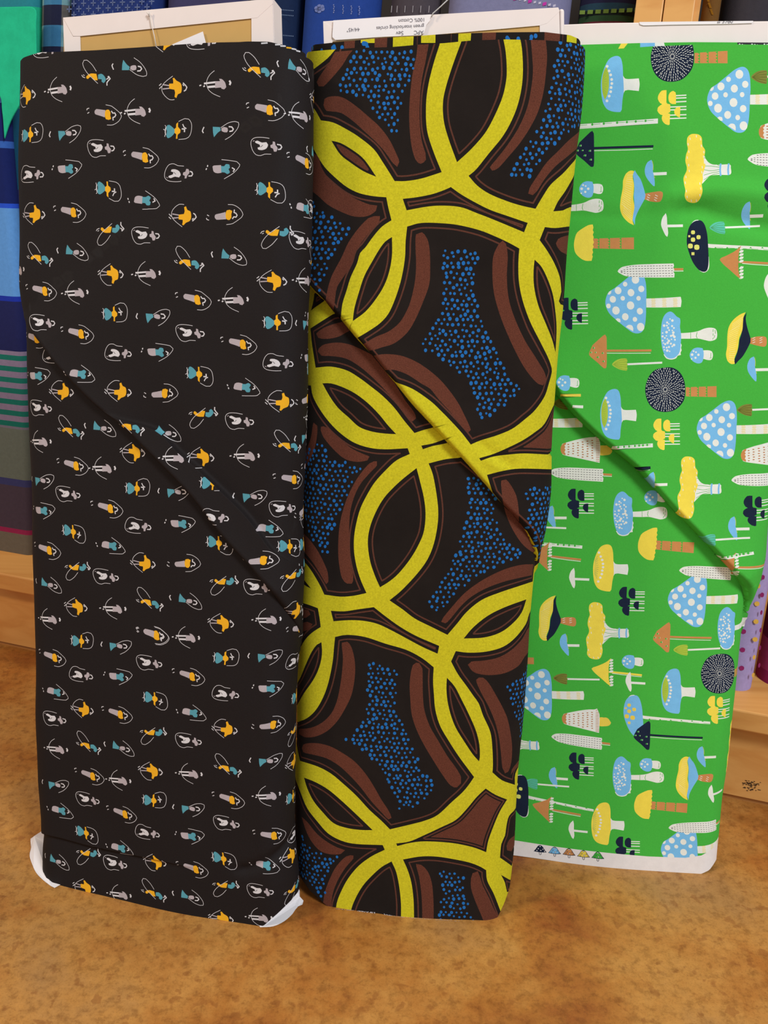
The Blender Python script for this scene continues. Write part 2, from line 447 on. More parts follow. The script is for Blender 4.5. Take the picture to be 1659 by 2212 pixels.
# ------------------------------------------------------------------ black cloth with little skipping figures
K = 4.88; B2 = (350, 80)
FIG = {
 'A': Motif(black, B2, K, (140,520), [
   ('s','g',11.4,'75,512 10,502'),('s','g',11.4,'75,540 8,548'),('s','w',7.9,'-8,492 -30,512'),('s','w',7.9,'-5,520 -28,545'),
   ('s','w',5.2,'112,412 40,468 2,515 0,570 30,620 80,660 130,660'),
   ('p','y',0,'75,492* 118,490* 118,462 112,435 128,430 150,458 195,485 208,530 200,588 168,602 152,642* 132,632 138,590 130,555* 75,545*'),
   ('s','w',11.4,'222,484 248,510 262,530 250,558 232,570'),('s','w',8.8,'232,515 218,500')]),
 'B': Motif(black, B2, K, (570,500), [
   ('s','w',5.2,'552,355 505,395 475,450 470,500 490,555 540,598 612,630'),
   ('s','w',17.6,'445,490 562,476'),('s','w',21.1,'485,527 562,520'),
   ('p','g',0,'560,466* 612,465* 602,440 628,442 662,475 676,530 655,552 628,545 622,532 560,538*'),
   ('s','w',19.4,'712,462 722,482 714,502'),('s','w',12.3,'396,513 412,507'),('s','w',13.2,'438,522 450,515')]),
 'C': Motif(black, B2, K, (980,350), [
   ('p','y',0,'903,345 925,325 962,312 1025,318* 1040,388* 1000,386 962,345 925,370 908,366'),
   ('p','t',0,'1045,328* 1085,320 1118,345 1137,390 1108,423 1085,405 1088,382 1045,376*'),
   ('s','w',9.7,'1143,382 1165,372 1162,350'),('s','w',11.4,'1168,350 1187,378 1165,398 1148,420 1148,450'),
   ('s','w',7.0,'868,322 882,332'),('s','w',7.0,'850,325 862,345 888,356'),
   ('s','w',5.2,'1025,290 975,215 915,163 880,163 863,195 880,250 930,320 1040,425')]),
 'D': Motif(black, B2, K, (640,970), [
   ('s','w',5.2,'620,955 700,905 770,890 805,900 805,945 770,1000 725,1045 665,1082'),
   ('p','t',0,'535,946* 612,950* 620,985* 588,1008 565,1035 548,1056* 538,1010'),
   ('p','g',0,'625,962 652,948 690,958* 695,985 685,1004 660,1004 628,990'),
   ('s','w',12.3,'705,945 735,948 752,970 740,990 712,995'),('s','w',11.4,'442,950 430,975 425,992 436,1010')]),
 'E': Motif(black, B2, K, (1080,760), [
   ('s','w',5.2,'1115,662 1185,680 1250,730 1285,765 1298,795 1265,845 1190,880 1120,880'),
   ('p','g',0,'982,722 1000,705 1108,720* 1096,797* 1040,778 985,758'),
   ('p','y',0,'1112,722 1150,716 1165,740 1162,780 1170,815 1140,825 1108,815 1100,770'),
   ('s','w',11.4,'1178,730 1192,752 1218,752 1230,775 1215,795 1192,800 1195,830'),
   ('s','w',7.9,'915,692 892,698 888,712'),('s','w',7.9,'915,738 895,748')]),
 'F': Motif(black, B2, K, (130,980), [
   ('s','w',10.6,'40,955 34,1000 38,1030'),('s','w',6.2,'15,972 36,985'),('s','w',6.2,'32,930 46,952'),('s','w',6.2,'35,1025 28,1050'),
   ('p','t',0,'55,930 75,925 110,950 132,972 132,1010 95,1052 60,1066 45,1045 52,990 42,960'),
   ('p','y',0,'132,968* 148,955 150,915 170,898 168,945 195,978 192,1008 165,1030 162,1072 146,1072 150,1025 132,1010*'),
   ('s','w',10.6,'218,920 232,950 255,965'),('s','w',13.2,'210,968 238,970 236,1000'),
   ('s','w',5.2,'175,890 240,860 280,865 308,905 312,960 295,1035 255,1070 175,1080')]),
 'G': Motif(black, B2, K, (1110,1150), [
   ('p','w',0,'980,1100 1005,1092 1055,1113 1100,1108 1118,1135 1100,1175 1055,1192 1012,1185 1008,1165 1035,1158 1030,1135 985,1115'),
   ('s','k',5.2,'1040,1160 1062,1140'),
   ('p','g',0,'1142,1140 1166,1130 1168,1100 1190,1105 1196,1140 1218,1168 1205,1208 1180,1208 1170,1176 1145,1165'),
   ('s','w',11.4,'1214,1132 1250,1138 1262,1160 1248,1182 1225,1186'),('s','g',6.2,'960,1100 972,1090'),
   ('s','w',5.2,'1130,1068 1060,1058 985,1060 945,1085 937,1130 955,1195 990,1240 1040,1250 1080,1235 1150,1235')]),
 'H': Motif(black, B2, K, (620,1390), [
   ('p','g',0,'532,1365* 545,1355 622,1350* 628,1430* 585,1436 545,1420'),
   ('p','t',0,'622,1360* 655,1362 672,1340 710,1345 716,1378 700,1392 716,1425 688,1445 660,1428 624,1426*'),
   ('s','w',11.4,'738,1378 765,1395 750,1418'),('s','w',11.4,'482,1352 478,1366'),('s','w',11.4,'470,1385 464,1398'),
   ('s','w',5.2,'628,1292 700,1300 790,1315 820,1345 800,1385 745,1440 655,1495')]),
}
# where they are printed: letter (lower case = turned over), crop coordinates
CR = {1:(30,80),2:(350,80),3:(30,500),4:(350,500),5:(30,920),6:(350,920),7:(50,1340),8:(350,1340)}
UP = """1 C830,420 d1240,330 A130,600 B470,560 E940,810 B1290,790 F150,1020 D560,1010 G930,1170 E1330,1260 g190,1450 H540,1390
f960,1610 h1350,1720 a220,1880 E580,1840 c980,2030 G1400,2090 g350,130
2 A140,520 B570,500 C980,350 d1430,340 E1080,760 B1460,830 F130,980 D640,970 G1110,1150 g190,1440 E1490,1310 H620,1390 f1100,1620
h1490,1800 a240,1900 e650,1880 c1170,2060 G1495,2150 g430,40
3 C240,280 d640,225 A1040,440 B1400,450 E280,620 B650,650 F1030,860 D1490,890 G310,960 E660,1070 g1110,1285 H1490,1270 h670,1500
a1120,1700 e1540,1710 a1600,-2000 B40,420
4 C250,330 d730,270 A1180,510 B1510,520 E320,710 B760,725 F1180,950 D1530,965 G310,1070 E800,1180 g1240,1390 H1540,1330 f360,1510
h840,1640 a1270,1810 e1520,1770 c400,1920 G830,2000
6 d50,80 A430,320 B880,320 C1300,210 D1520,110 E1350,560 D950,740 G1290,870 h1090,1080 f1320,1280 e1500,900 f1500,1260"""
STRIP = """3 C1190,2060 6 B130,340 F510,590 g560,970 e1010,1420 c1370,1580 a1420,1960"""
LOW = """3 E200,1120 g400,1310 H220,1520 G280,1860 a520,1700 C570,2100 d930,2080
5 B270,170 E610,410 B940,450 A1270,270 D290,570 F1270,650 G580,720 E970,860 H280,890 f600,1120 E330,1300 h1000,1260 g1320,1060
a1380,1460 c640,1490 G980,1590 d370,1680 C1400,1860 A670,1900 B1050,1930 B370,2040 E1450,2190
6 D150,690 H170,1030 f570,1240 e220,1450 c620,1640 G1020,1700 d270,1850 A640,2070 B1110,2050 E1430,2140
7 F590,210 D1000,265 E1360,150 E290,380 g620,580 H980,590 G1340,450 h320,750 f1360,830 a640,950 E980,980 G340,1040 c1340,1180
B350,1360 C660,1320 d1030,1350 A1360,1580 D350,1730 E690,1630 B1010,1690 F1350,1890 G690,1890 E1030,2030 h370,2000
8 B260,185 F640,390 D1110,380 E270,580 g1410,420 g680,780 H1100,720 F1410,790 h290,970 a680,1160 e1120,1110 c1390,1160 G290,1270
C660,1560 D1120,1480 B290,1620 E690,1880 B1110,1860 f1370,1870 D300,1980 G690,2140 a1390,1490 E1130,2270 g1430,2250
9 f680,310 g1400,310 h1060,470 c700,530 d380,630 G1040,650 A1490,620 A700,910 B1080,1000 C1430,980
10 H290,340 f660,600 E330,700 h1130,660 A1450,550 c680,890 G1110,960 d310,1030 A680,1260 B1090,1260 c1460,940"""
CR[9] = (50, 1740); CR[10] = (350, 1740)
def figs(txt):
    org = None
    for tk in txt.split():
        if tk.isdigit(): org = CR[int(tk)]; k = 5.18 if int(tk) > 8 else K; continue
        a, b = tk[1:].split(','); yield tk[0], (org[0] + float(a) / k, org[1] + float(b) / k)
pb = Print('k')
def put_figs(txt):
    for ch, (x, y) in figs(txt):
        if y < 60: continue
        c = black.st(x, y)
        FIG[ch.upper()].put(pb, c, mir=ch.islower())
put_figs(LOW)
hi = np.concatenate([k1, [[0.18, k1[-1][1]], [0.18, 0.8], [-0.18, 0.8], [-0.18, k1[0][1]]]])
pb.zone(hi, 'k'); put_figs(UP)
# the rolled strip of the pleat lies over the pattern above it
strip = np.concatenate([k1[np.linspace(len(k1) // 3, len(k1) - 1, 12).astype(int)], k2[::-1]])
# more of the pattern round the two sides
rs = random.Random(4)
for sg, x0 in ((1, 0.128), (-1, 0.128)):
    for i in range(17):
        for j in range(2):
            FIG['AFGEHDBC'[(i * 3 + j * 5) % 8]].put(pb, np.array([sg * (x0 + 0.026 * j), 0.03 + i * 0.036 + 0.014 * j]), mir=rs.random() < 0.5)
MB = {'k': cloth((29,24,24), 0.10, 900, 0.25, 0.2, 0.75), 'w': cloth((216,214,216), 0.05), 'g': cloth((182,172,176), 0.05), 'y': cloth((240,178,38), 0.05), 't': cloth((88,158,172), 0.05)}

pb.zone(strip, 'k'); put_figs(STRIP)

# ------------------------------------------------------------------ wax print with interlocking rings
KM = 4.425
MO = {1:(640,60),2:(950,60),3:(640,540),4:(930,540),5:(630,1020),6:(910,1020),7:(630,1500),8:(840,1500)}
pm = Print('y')
def inset(P, d):
    """move a closed outline inwards"""
    a = 0.5 * np.sum(P[:, 0] * np.roll(P[:, 1], -1) - np.roll(P[:, 0], -1) * P[:, 1]); sg = 1 if a > 0 else -1
    e = np.roll(P, -1, 0) - P; e /= np.linalg.norm(e, axis=1, keepdims=True) + 1e-12
    n = np.stack([-e[:, 1], e[:, 0]], 1) * sg; n0 = np.roll(n, 1, 0); b = n + n0
    b /= np.maximum(np.linalg.norm(b, axis=1, keepdims=True), 0.25); c = np.maximum((b * n).sum(1, keepdims=True), 0.38)
    Q = P + b / c * d
    # drop the points that ended up too close to the outline
    keep = []
    for q in Q:
        dd = np.abs(seg_dist(q[None], np.concatenate([P, P[:1]]))[0][0])
        keep.append(dd > abs(d) * 0.93)
    keep = np.array(keep) & in_poly(Q, P)
    return Q[keep]
PXM = 0.00032
def cell(o, txt, line=10.5, fill=None):
    P = mid.map(smoothpoly(crop(nums(txt), MO[o], KM), True, 7)); pm.poly(P, 'k')
    Q = inset(P, line * PXM)
    if len(Q) > 3: pm.stroke(np.concatenate([Q, Q[:1]]), 3.4 * PXM, 'n')
    if fill:
        Q = inset(P, fill * PXM)
        if len(Q) > 3: pm.poly(Q, 'b')
def fat(o, txt): pm.poly(mid.map(smoothpoly(crop(nums(txt), MO[o], KM), True, 7)), 'b')
rd = random.Random(11)
def dots(o, txt, test=None):
    P = mid.map(smoothpoly(crop(nums(txt), MO[o], KM), True, 30))
    lo, hi = P.min(0), P.max(0); h = 0.0041; j = 0
    y = lo[1]
    while y < hi[1]:
        x = lo[0] + (h / 2 if j % 2 else 0)
        while x < hi[0]:
            q = np.array([x + rd.uniform(-.22, .22) * h, y + rd.uniform(-.22, .22) * h])
            if in_poly(q[None], P)[0] and (test is None or test(q[None])[0]):
                r = rd.choice([0.8, 0.9, 1.0, 1.1, 1.25]) * 0.00103; pm.dot(q, r, r * rd.uniform(0.95, 1.25), 'u', 8, rd.random())
            x += h
        y += h * 0.87; j += 1
# --- the layer below the fold
cell(3, '175,385* 165,480 140,580* 265,490* 330,400*')
cell(3, '380,595* 260,670 135,750* 150,900 185,1125* 330,1115 480,1150 600,1220 720,1310 820,1390 930,1500 1030,1630 1130,1750* 1220,1720 1320,1695* 1450,1660* 700,560*')
cell(3, '250,1275* 330,1275 440,1310 560,1370 680,1460 790,1570 880,1680 955,1760* 850,1755 720,1735 600,1690 500,1600 400,1510 320,1400')
cell(3, '1195,1870* 1300,1850 1416,1810* 1500,1780* 1500,1830* 1400,1855 1300,1875 1210,1905*')
cell(5, '184,-829* 204,-724 274,-594 364,-474 464,-374 594,-284 744,-234 894,-219 1109,-229* 1129,-174* 1004,-114 904,-24 800,90 730,200 660,340 620,480 597,620 597,760 620,900 660,1030 715,1155* 600,1180 470,1190 312,1170* 270,1080 200,960 150,890 100,830* -60,600* -60,-840* 120,-829*')
cell(5, '1194,-39* 1230,100 1265,250 1280,400 1265,560 1220,680 1140,820 1030,960 940,1040 845,1100* 800,1000 750,850 728,680 745,540 800,390 880,250 980,140 1080,50')
cell(6, '70,-84* 238,-125 388,-139* 1150,500* 1150,840* 1085,900 1065,1045* 930,1090 750,1150 580,1220 440,1330 340,1450 250,1555* 100,1480 -60,1400 -180,1310 -304,1225* -189,1130 -39,970 61,830 121,680 156,500 161,350 141,180 110,20')
cell(6, '1005,1215* 960,1340 880,1440 760,1530 600,1580 405,1590* 500,1480 640,1370 800,1290')
cell(6, '330,1710* 450,1725 620,1715 780,1670 900,1580 1000,1450 1050,1330 1200,1300* 1200,2700* 960,2760* 900,2880 895,2989* 770,2944 680,2869* 685,2804 680,2644 660,2484 590,2324 550,2212 500,2140 430,2040 350,1930 285,1810*')
cell(5, '375,1325* 500,1330 640,1310 785,1290* 900,1380 1040,1480 1200,1570 1410,1660* 1395,1735* 1250,1670 1100,1590 950,1510 820,1450 680,1420 540,1415 400,1425*', 8)
cell(5, '90,1245* 170,1270 250,1300* 265,1380 278,1480* 200,1530 130,1600 70,1700* -60,1700* -60,1200*')
cell(5, '105,1010* 185,1112* 140,1090 100,1060* 20,1000*')
cell(5, '285,1625* 290,1740 265,1860 210,1980 120,2110 60,2212 20,2260* 20,2050* 75,1980 130,1850 190,1720 240,1650', 8)
cell(7, '415,-549* 530,-569 700,-549 900,-484 1100,-424 1250,-344 1358,-259* 1352,-130 1360,0 1374,150 1419,300 1499,440 1589,580 1669,690 1744,790* 1689,870 1629,940 1529,1030 1399,1150 1279,1205 1129,1245 939,1290* 860,1210 740,1100 620,970 500,860 380,760 250,690 80,635* 50,480* -60,450* -60,290* 60,265* 150,225 230,150 300,30 350,-110 390,-300 405,-450')
cell(8, '555,-159* 630,-74 700,60 760,180 830,340 865,480 870,600 862,640* 800,570 720,450 640,320 590,190 560,60 550,-60', 8)
cell(8, '925,900* 1020,960 1130,1005* 1060,1120 1000,1260 950,1400 930,1508* 800,1460 600,1420 350,1405 200,1420 80,1450* 70,1425* 200,1405 350,1340 500,1270 640,1200 740,1100 840,980', 6, 11)
cell(7, '118,795* 230,840 350,910 470,1010 600,1130 775,1298* 650,1295 520,1275 400,1230 300,1130 210,1020 150,900')
cell(8, '1220,1090* 1150,1160 1125,1250 1110,1350 1075,1430 1062,1560* 1120,1600 1175,1640* 1300,1640* 1300,1050*', 8)
cell(8, '1072,1725* 1150,1770* 1200,1800* 1150,1880* 1130,1890 1110,1800', 6)
cell(7, '40,820* 90,950 150,1090 250,1220 350,1330 480,1400 620,1430 870,1440* 890,1485* 760,1550 640,1640 540,1760 470,1890 430,2000 420,2110* 420,2250* -60,2250* -60,800*')
cell(7, '955,1597* 1000,1700 1030,1850 1045,2000 1045,2130 1045,2250* 560,2250* 565,2080 610,1950 680,1830 760,1740 860,1650')
cell(8, '135,1578* 300,1550 450,1550 620,1575 780,1610 880,1650 930,1680* 940,1780 1000,1900 1040,2000 1070,2080* 1070,2250* 240,2250* 240,2100 235,1950 215,1800 180,1680')
for o, t in [(3, '190,800 260,745 350,710 430,690* 560,640* 510,770* 400,830 290,850 210,840'),
 (3, '205,970 250,910 380,885 500,900 620,950 720,1000* 900,1100* 945,1280* 1050,1450 1120,1540 1145,1610 1110,1640 1060,1590 960,1460 850,1340 720,1210 600,1110 480,1040 350,1015 240,1010'),
 (3, '165,1650 200,1680 195,1800 165,1930 110,2040 40,2170* -40,2150* 40,2000 100,1900 140,1790'),
 (3, '235,1690 300,1700 400,1790 520,1890 640,1950 700,1975 680,2010 580,2025 470,2000 380,1930 290,1830 245,1760'),
 (5, '744,-84 815,-104 815,-64 745,10 660,110 600,230 560,380 550,560 550,750 565,880 590,1000 575,1065 530,1065 480,1010 450,850 445,680 460,500 500,330 560,180 640,40'),
 (5, '20,500* 130,600 200,680 260,770 310,870 345,960 350,1050 330,1070 270,970 200,860 110,750 20,640*'),
 (5, '90,1310 160,1320 180,1360 140,1390 40,1400* 40,1300*'), (5, '40,1460* 150,1430 200,1450 180,1490 100,1530 40,1545*'),
 (7, '480,-494 530,-504 570,-454 600,-344 607,-224 595,-100 570,10 520,120 440,250 340,350 220,405 120,408 70,380* 70,330* 180,320 290,270 380,180 430,70 460,-60 480,-200 490,-350'),
 (8, '230,-280 290,-300 320,-250 325,0 340,150 390,300 470,440 560,590 640,700 690,790 690,850 650,890 590,870 520,780 430,640 340,490 270,350 220,200 205,50 200,-120'),
 (6, '790,330* 850,380* 950,490* 1050,600* 1090,690 1090,770 1040,750 960,680 880,560 820,430'),
 (6, '1070,880* 960,885 820,920 680,980 540,1060 410,1160 300,1280 210,1390 190,1430 230,1445 280,1400 380,1280 480,1190 620,1110 780,1050 940,1010 1055,985*'),
 (6, '445,1840 480,1810 600,1800 740,1770 860,1700 960,1600 1030,1480 1130,1400* 1130,1700* 1010,1740 930,1850 800,1920 650,1940 520,1920 470,1880'),
 (8, '835,-140 900,-160 960,-100 1020,0 1080,110 1130,220 1160,350 1178,500 1170,650 1140,740 1110,755 1085,700 1070,550 1050,400 1010,250 950,110 880,-20'),
 (8, '1255,630* 1240,690 1200,720 1165,770 1175,720 1220,660'), (8, '1200,1350* 1150,1390 1125,1450 1130,1490 1170,1500* 1300,1480* 1300,1340*'),
 (7, '110,480 220,465 350,490 470,550 600,640 700,750 780,870 860,1010 920,1100 955,1180 925,1195 870,1140 760,1020 660,890 560,780 450,680 330,610 200,575 110,550'),
 (7, '95,1170* 150,1220 240,1330 340,1410 440,1465 510,1490 470,1525 380,1530 280,1500 200,1420 140,1310'),
 (7, '520,1550 590,1540 590,1570 520,1650 450,1760 400,1880 380,2000 380,2110* 300,2000* 320,1880 370,1750 430,1640'),
 (8, '260,1620 310,1630 370,1690 410,1800 425,1950 428,2100 425,2250* 320,2250* 318,2050 310,1900 290,1750'),
 (8, '785,1760 800,1710 850,1690 870,1740 900,1830 960,1950 1010,2060 1060,2140* 1020,2250* 940,2230 870,2080 820,1960 785,1850')]:
    fat(o, t)
dots(5, '259,-304* 330,-200 384,-134 544,-84 690,-74 600,40 540,200 480,330 420,480 370,640 335,850* 270,750 180,600 120,450 90,0 120,-150')
dots(6, '410,30* 550,30* 640,150 720,260 700,400 740,520 860,680 975,790* 850,850 700,920 460,1050 330,1150 180,1330* 30,1280* 60,1200 200,1050 330,760 420,500 450,250')
dots(6, '810,2030* 930,1970 1020,1850 1140,1780* 1140,2520* 945,2550* 890,2300 850,2150')
dots(7, '720,-320* 1010,-230* 1000,-60 1000,80 1060,250 1130,450 1250,700 1390,900* 1220,1040 1130,1100 1020,1100* 980,950 880,750 720,560 500,440* 680,270 720,80 710,-100')
dots(7, '90,1330* 190,1480 330,1540 470,1555* 400,1610 340,1750 320,1900 280,1930* 150,1800 60,1650*')
dots(8, '460,1670* 660,1700* 720,1760 730,1900 770,2050 860,2230* 450,2230* 490,2050 510,1850 490,1740')
# --- the upper layer, down to the folded edge
U = np.concatenate([m1, m1[-1:] + [[0.06, -0.004]], [[0.17, 0.75], [-0.17, 0.75]], m1[:1] + [[-0.06, 0.03]]])
pm.zone(U, 'y')
above = lambda q: in_poly(q, U)
cell(1, '375,205* 300,290 180,385 100,440* 100,700* 175,780 235,885* 350,905 480,970 600,1045 740,1160 830,1290 900,1400 940,1465* 1050,1465 1200,1440 1390,1380* 1310,1180 1250,980 1240,750 1260,560 1310,350 1370,160* 1380,20* 420,20*')
cell(1, '335,1080* 420,1100 540,1170 650,1260 765,1425* 640,1370 520,1290 420,1210', 6, 5)
cell(2, '205,135* 130,340 60,560 30,720 40,900 90,1080 165,1285* 300,1160 430,1010 520,850 600,660 635,500 640,380 630,230 610,120* 600,0* 240,0*')
cell(2, '770,110* 785,200 795,380 785,550 750,720 690,880 600,1040 470,1200 350,1350 275,1415* 360,1510 480,1590 650,1660 780,1700 915,1730* 980,1620 1060,1500 1180,1390 1270,1290 1420,1120* 1500,1120* 1500,0* 770,0*')
cell(2, '1085,1755* 1130,1660 1200,1560 1270,1440 1330,1340* 1400,1340* 1400,1700* 1245,1715 1180,1745')
cell(1, '1018,1635* 1150,1620 1300,1590 1416,1550 1477,1522* 1572,1590 1702,1665 1852,1740 2022,1800 2212,1865* 2177,1955* 2022,1890 1852,1820 1722,1770 1572,1715 1400,1700 1250,1710 1055,1745*', 8)
cell(4, '1093,-219* 1190,-210 1312,-224 1500,-250* 1500,520* 1243,520 1250,400 1235,260 1180,120 1110,0 1043,-94*')
cell(4, '995,92* 1060,160 1120,280 1170,430 1195,600 1205,760 1195,980* 1160,850 1100,700 1030,530 990,350 985,200', 7)
cell(3, '1060,-224* 1200,-259 1416,-254 1572,-234 1752,-189 1892,-134 2022,-74 2132,-14* 2123,120 2128,300 2163,480 2233,680 2333,880 2403,1020 2433,1100 2443,1165 2413,1280 2373,1400 2283,1530 2183,1620 2063,1710 1923,1770 1763,1820 1668,1860* 1583,1750 1483,1640 1390,1545 1290,1450 1150,1350 1050,1300 945,1265* 855,1165* 720,1000* 640,900* 585,840* 700,770 800,700 880,610 940,480 990,330 1020,200 1040,60 1045,-80')
cell(3, '915,-124* 915,50 890,200 840,340 760,470 660,590 540,680* 555,560 600,400 650,250 720,120 790,0 850,-80', 8)
cell(1, '150,1130* 200,1220 270,1330 370,1430 480,1520 600,1580 740,1610 860,1620* 880,1720 910,1840* 820,1900 740,1990 660,2100 610,2154 580,2254 520,2384 480,2514 440,2644 425,2794* 370,2734* 280,2614* 170,2504* 100,2424* 40,2380* 40,1130*')
cell(4, '1180,1480* 1090,1660 1000,1740 880,1820 740,1890 600,1950 465,1990* 480,2015* 600,1975 750,1955 900,1945 1120,1955* 1250,1955* 1250,1440*', 7, 13)
cell(6, '628,26* 788,-14 938,-34 1198,-29 1300,-25* 1300,850* 1110,850* 1080,690* 1000,560* 900,430* 780,310* 680,190*')
for o, t in [(1, '370,230* 540,215* 500,260 440,360 340,480 260,560 215,560 195,520 240,440 310,340'),
 (1, '260,740 270,680 340,655 440,665 560,740 680,840 800,950 890,1070 950,1190 985,1280 965,1330 920,1290 850,1190 760,1090 640,980 540,890 430,815 340,800 290,795'),
 (1, '1170,20* 1290,20* 1240,300 1200,500 1180,720 1180,900 1200,1080 1235,1200 1240,1260 1190,1300 1140,1260 1100,1120 1080,900 1085,680 1110,450 1150,250'),
 (1, '60,1180* 200,1220 240,1330 310,1440 420,1540 560,1630 700,1690 775,1700 760,1750 680,1800 560,1805 430,1760 300,1690 200,1600 60,1500*'),
 (1, '745,1800 800,1800 795,1850 720,1930 640,2030 560,2150 530,2260 460,2370 390,2480 370,2600 355,2700* 280,2610* 300,2500 340,2370 430,2200 500,2050 600,1910 690,1820'),
 (2, '860,20* 1000,20* 1025,250 1015,430 990,620 940,800 860,960 760,1110 650,1240 560,1340 500,1365 478,1335 530,1270 640,1130 750,960 830,780 870,600 890,420 880,230'),
 (2, '1400,940* 1240,1070 1130,1180 1020,1290 930,1420 860,1530 845,1585 890,1600 930,1560 1000,1450 1100,1330 1220,1230 1400,1080*'),
 (2, '1110,2060 1130,2020 1200,1990 1350,1960* 1350,2180* 1200,2160 1140,2120'),
 (3, '1145,-150 1200,-170 1250,-110 1275,0 1280,180 1270,330 1210,500 1140,660 1060,790 940,890 820,930 700,960 640,900* 760,830 880,780 990,690 1070,550 1115,400 1140,250 1145,100 1140,0'),
 (3, '740,1010* 850,995 1000,1010 1150,1070 1283,1160 1403,1270 1533,1440 1613,1590 1668,1720 1643,1745 1583,1690 1483,1560 1363,1430 1283,1330 1200,1280 1060,1190 930,1145 850,1150*'),
 (4, '655,-60 600,60 592,250 610,430 670,640 760,860 870,1080 960,1210 1030,1280 1075,1295 1105,1250 1090,1170 1000,1020 900,860 800,640 745,450 730,250 738,60 720,-60 690,-90'),
 (6, '765,80 810,70 860,130 910,230 930,350 935,480* 870,400* 785,310* 770,200')]:
    fat(o, t)
dots(1, '560,190* 1150,190* 1110,430 1060,560 1000,760 960,1080* 830,900 650,700 470,620 350,590* 450,440', above)
dots(1, '130,1600* 280,1770 400,1850 545,1930* 450,2020 390,2150 330,2230 290,2330 260,2440 230,2550* 150,2420 120,2100', above)
dots(2, '1095,110* 1450,110* 1450,850* 1250,980 1130,1090 990,1240 870,1440* 650,1450* 650,1380 760,1220 900,1040 980,850 1050,600 1090,400', above)
dots(4, '110,-20* 470,-10* 430,230 440,480 520,740 640,980 760,1200 880,1330* 700,1500 600,1600 460,1610* 430,1440 300,1200 170,1090 10,1000 -130,920* 0,740 90,620 110,450 120,200', above)
dots(6, '975,120* 1250,120* 1250,700* 1130,850* 1090,700 990,520 1030,300', above)
MM = {'y': cloth((202,193,34), 0.17, 700), 'k': cloth((31,25,22), 0.16, 25), 'n': cloth((92,54,42), 0.25, 1400), 'b': cloth((98,54,40), 0.38, 1600), 'u': cloth((32,108,180), 0.12, 400), 's': cloth((205,200,205), 0.1)}

# ------------------------------------------------------------------ green cloth with toadstools
KG = 5.5292
GO = {1:(1190,80),2:(1419,80),3:(1190,460),4:(1419,460),5:(1170,840),6:(1419,840),7:(1140,1220),8:(1370,1220)}
KH = 6.9125; HO = {1:(1100,1580), 2:(1330,1580)}
pg = Print('G')
def gpt(o, x, y): return crop([(x, y)], GO[o], KG)[0]
def hpt(o, x, y): return crop([(x, y)], HO[o], KH)[0]
def circ(x, y, r, n=12, ry=None):
    return ' '.join('%.0f,%.0f' % (x + r * math.cos(6.2832 * i / n), y + (ry or r) * math.sin(6.2832 * i / n)) for i in range(n))
def GM(o, centre, items): return Motif(green, GO[o], KG, centre, items)
def q(col, *pts): return ('q', col, 0, ' '.join('%.0f,%.0f' % p for p in pts))
rg = random.Random(5)
# spotted cap with a banded stem
it = [('p','c',0,'1112,690* 1330,682 1540,668* 1550,720 1540,800* 1330,806 1112,806*')]
for bx in (1200, 1335, 1470):
    for i in range(9): it.append(('s','Y',5,'%d,%d %d,%d' % (bx - 24 + (i % 2) * 5, 692 + i * 13, bx + 22 + (i % 3) * 4, 690 + i * 13)))
it.append(('p','B',0,'600,750 640,620 720,560 830,470 930,390 1020,355 1080,385 1110,470 1118,620 1110,750 1105,900 1090,1030 1060,1110 1010,1142 940,1135 860,1080 740,980 640,880'))
for x, y, r in ((985,445,50),(855,505,30),(765,590,45),(1055,565,40),(925,615,45),(695,705,42),(820,690,29),(1018,688,29),(915,782,50),(638,793,30),(730,850,50),(1030,855,41),(845,930,44),(965,962,30),(1035,1060,50)):
    it.append(('p','c',0,circ(x, y, r * .95, 12, r * 1.08)))
it += [('p','c',0,'632,640* 650,608 680,590* 676,625 655,645'), ('p','c',0,'722,965* 745,950 778,958 785,1000* 760,1000'), ('p','c',0,'850,1062* 880,1035 925,1040 942,1080 940,1118*')]
SPOT = GM(2, (860, 750), it)
# broad cap with beads and a short stem
it = [('p','c',0,'860,455* 880,490 920,502 1050,494* 1060,560 1050,645* 920,632 885,640 860,690*'),
      ('p','B',0,'775,226 830,245 855,330 862,460 868,560 870,650 855,750 845,870 830,895 740,890 670,860 625,790 605,700 597,600 600,520 615,440 650,340 700,260'),
      ('p','F',0,'665,350* 690,440 695,540 690,620 670,700 645,750* 620,680 610,580 615,480 635,400')]
for i in range(11): it.append(('s','V',4,'%d,%d %d,%d' % (618, 470 + i * 18, 670 - abs(i - 5) * 3, 395 + i * 33)))
for x, y in ((672,350),(695,405),(714,452),(726,507),(728,555),(719,603),(714,653),(696,705),(670,762)): it.append(('q','c',0,circ(x, y, 17, 9)))
RINGC = GM(1, (735, 560), it)
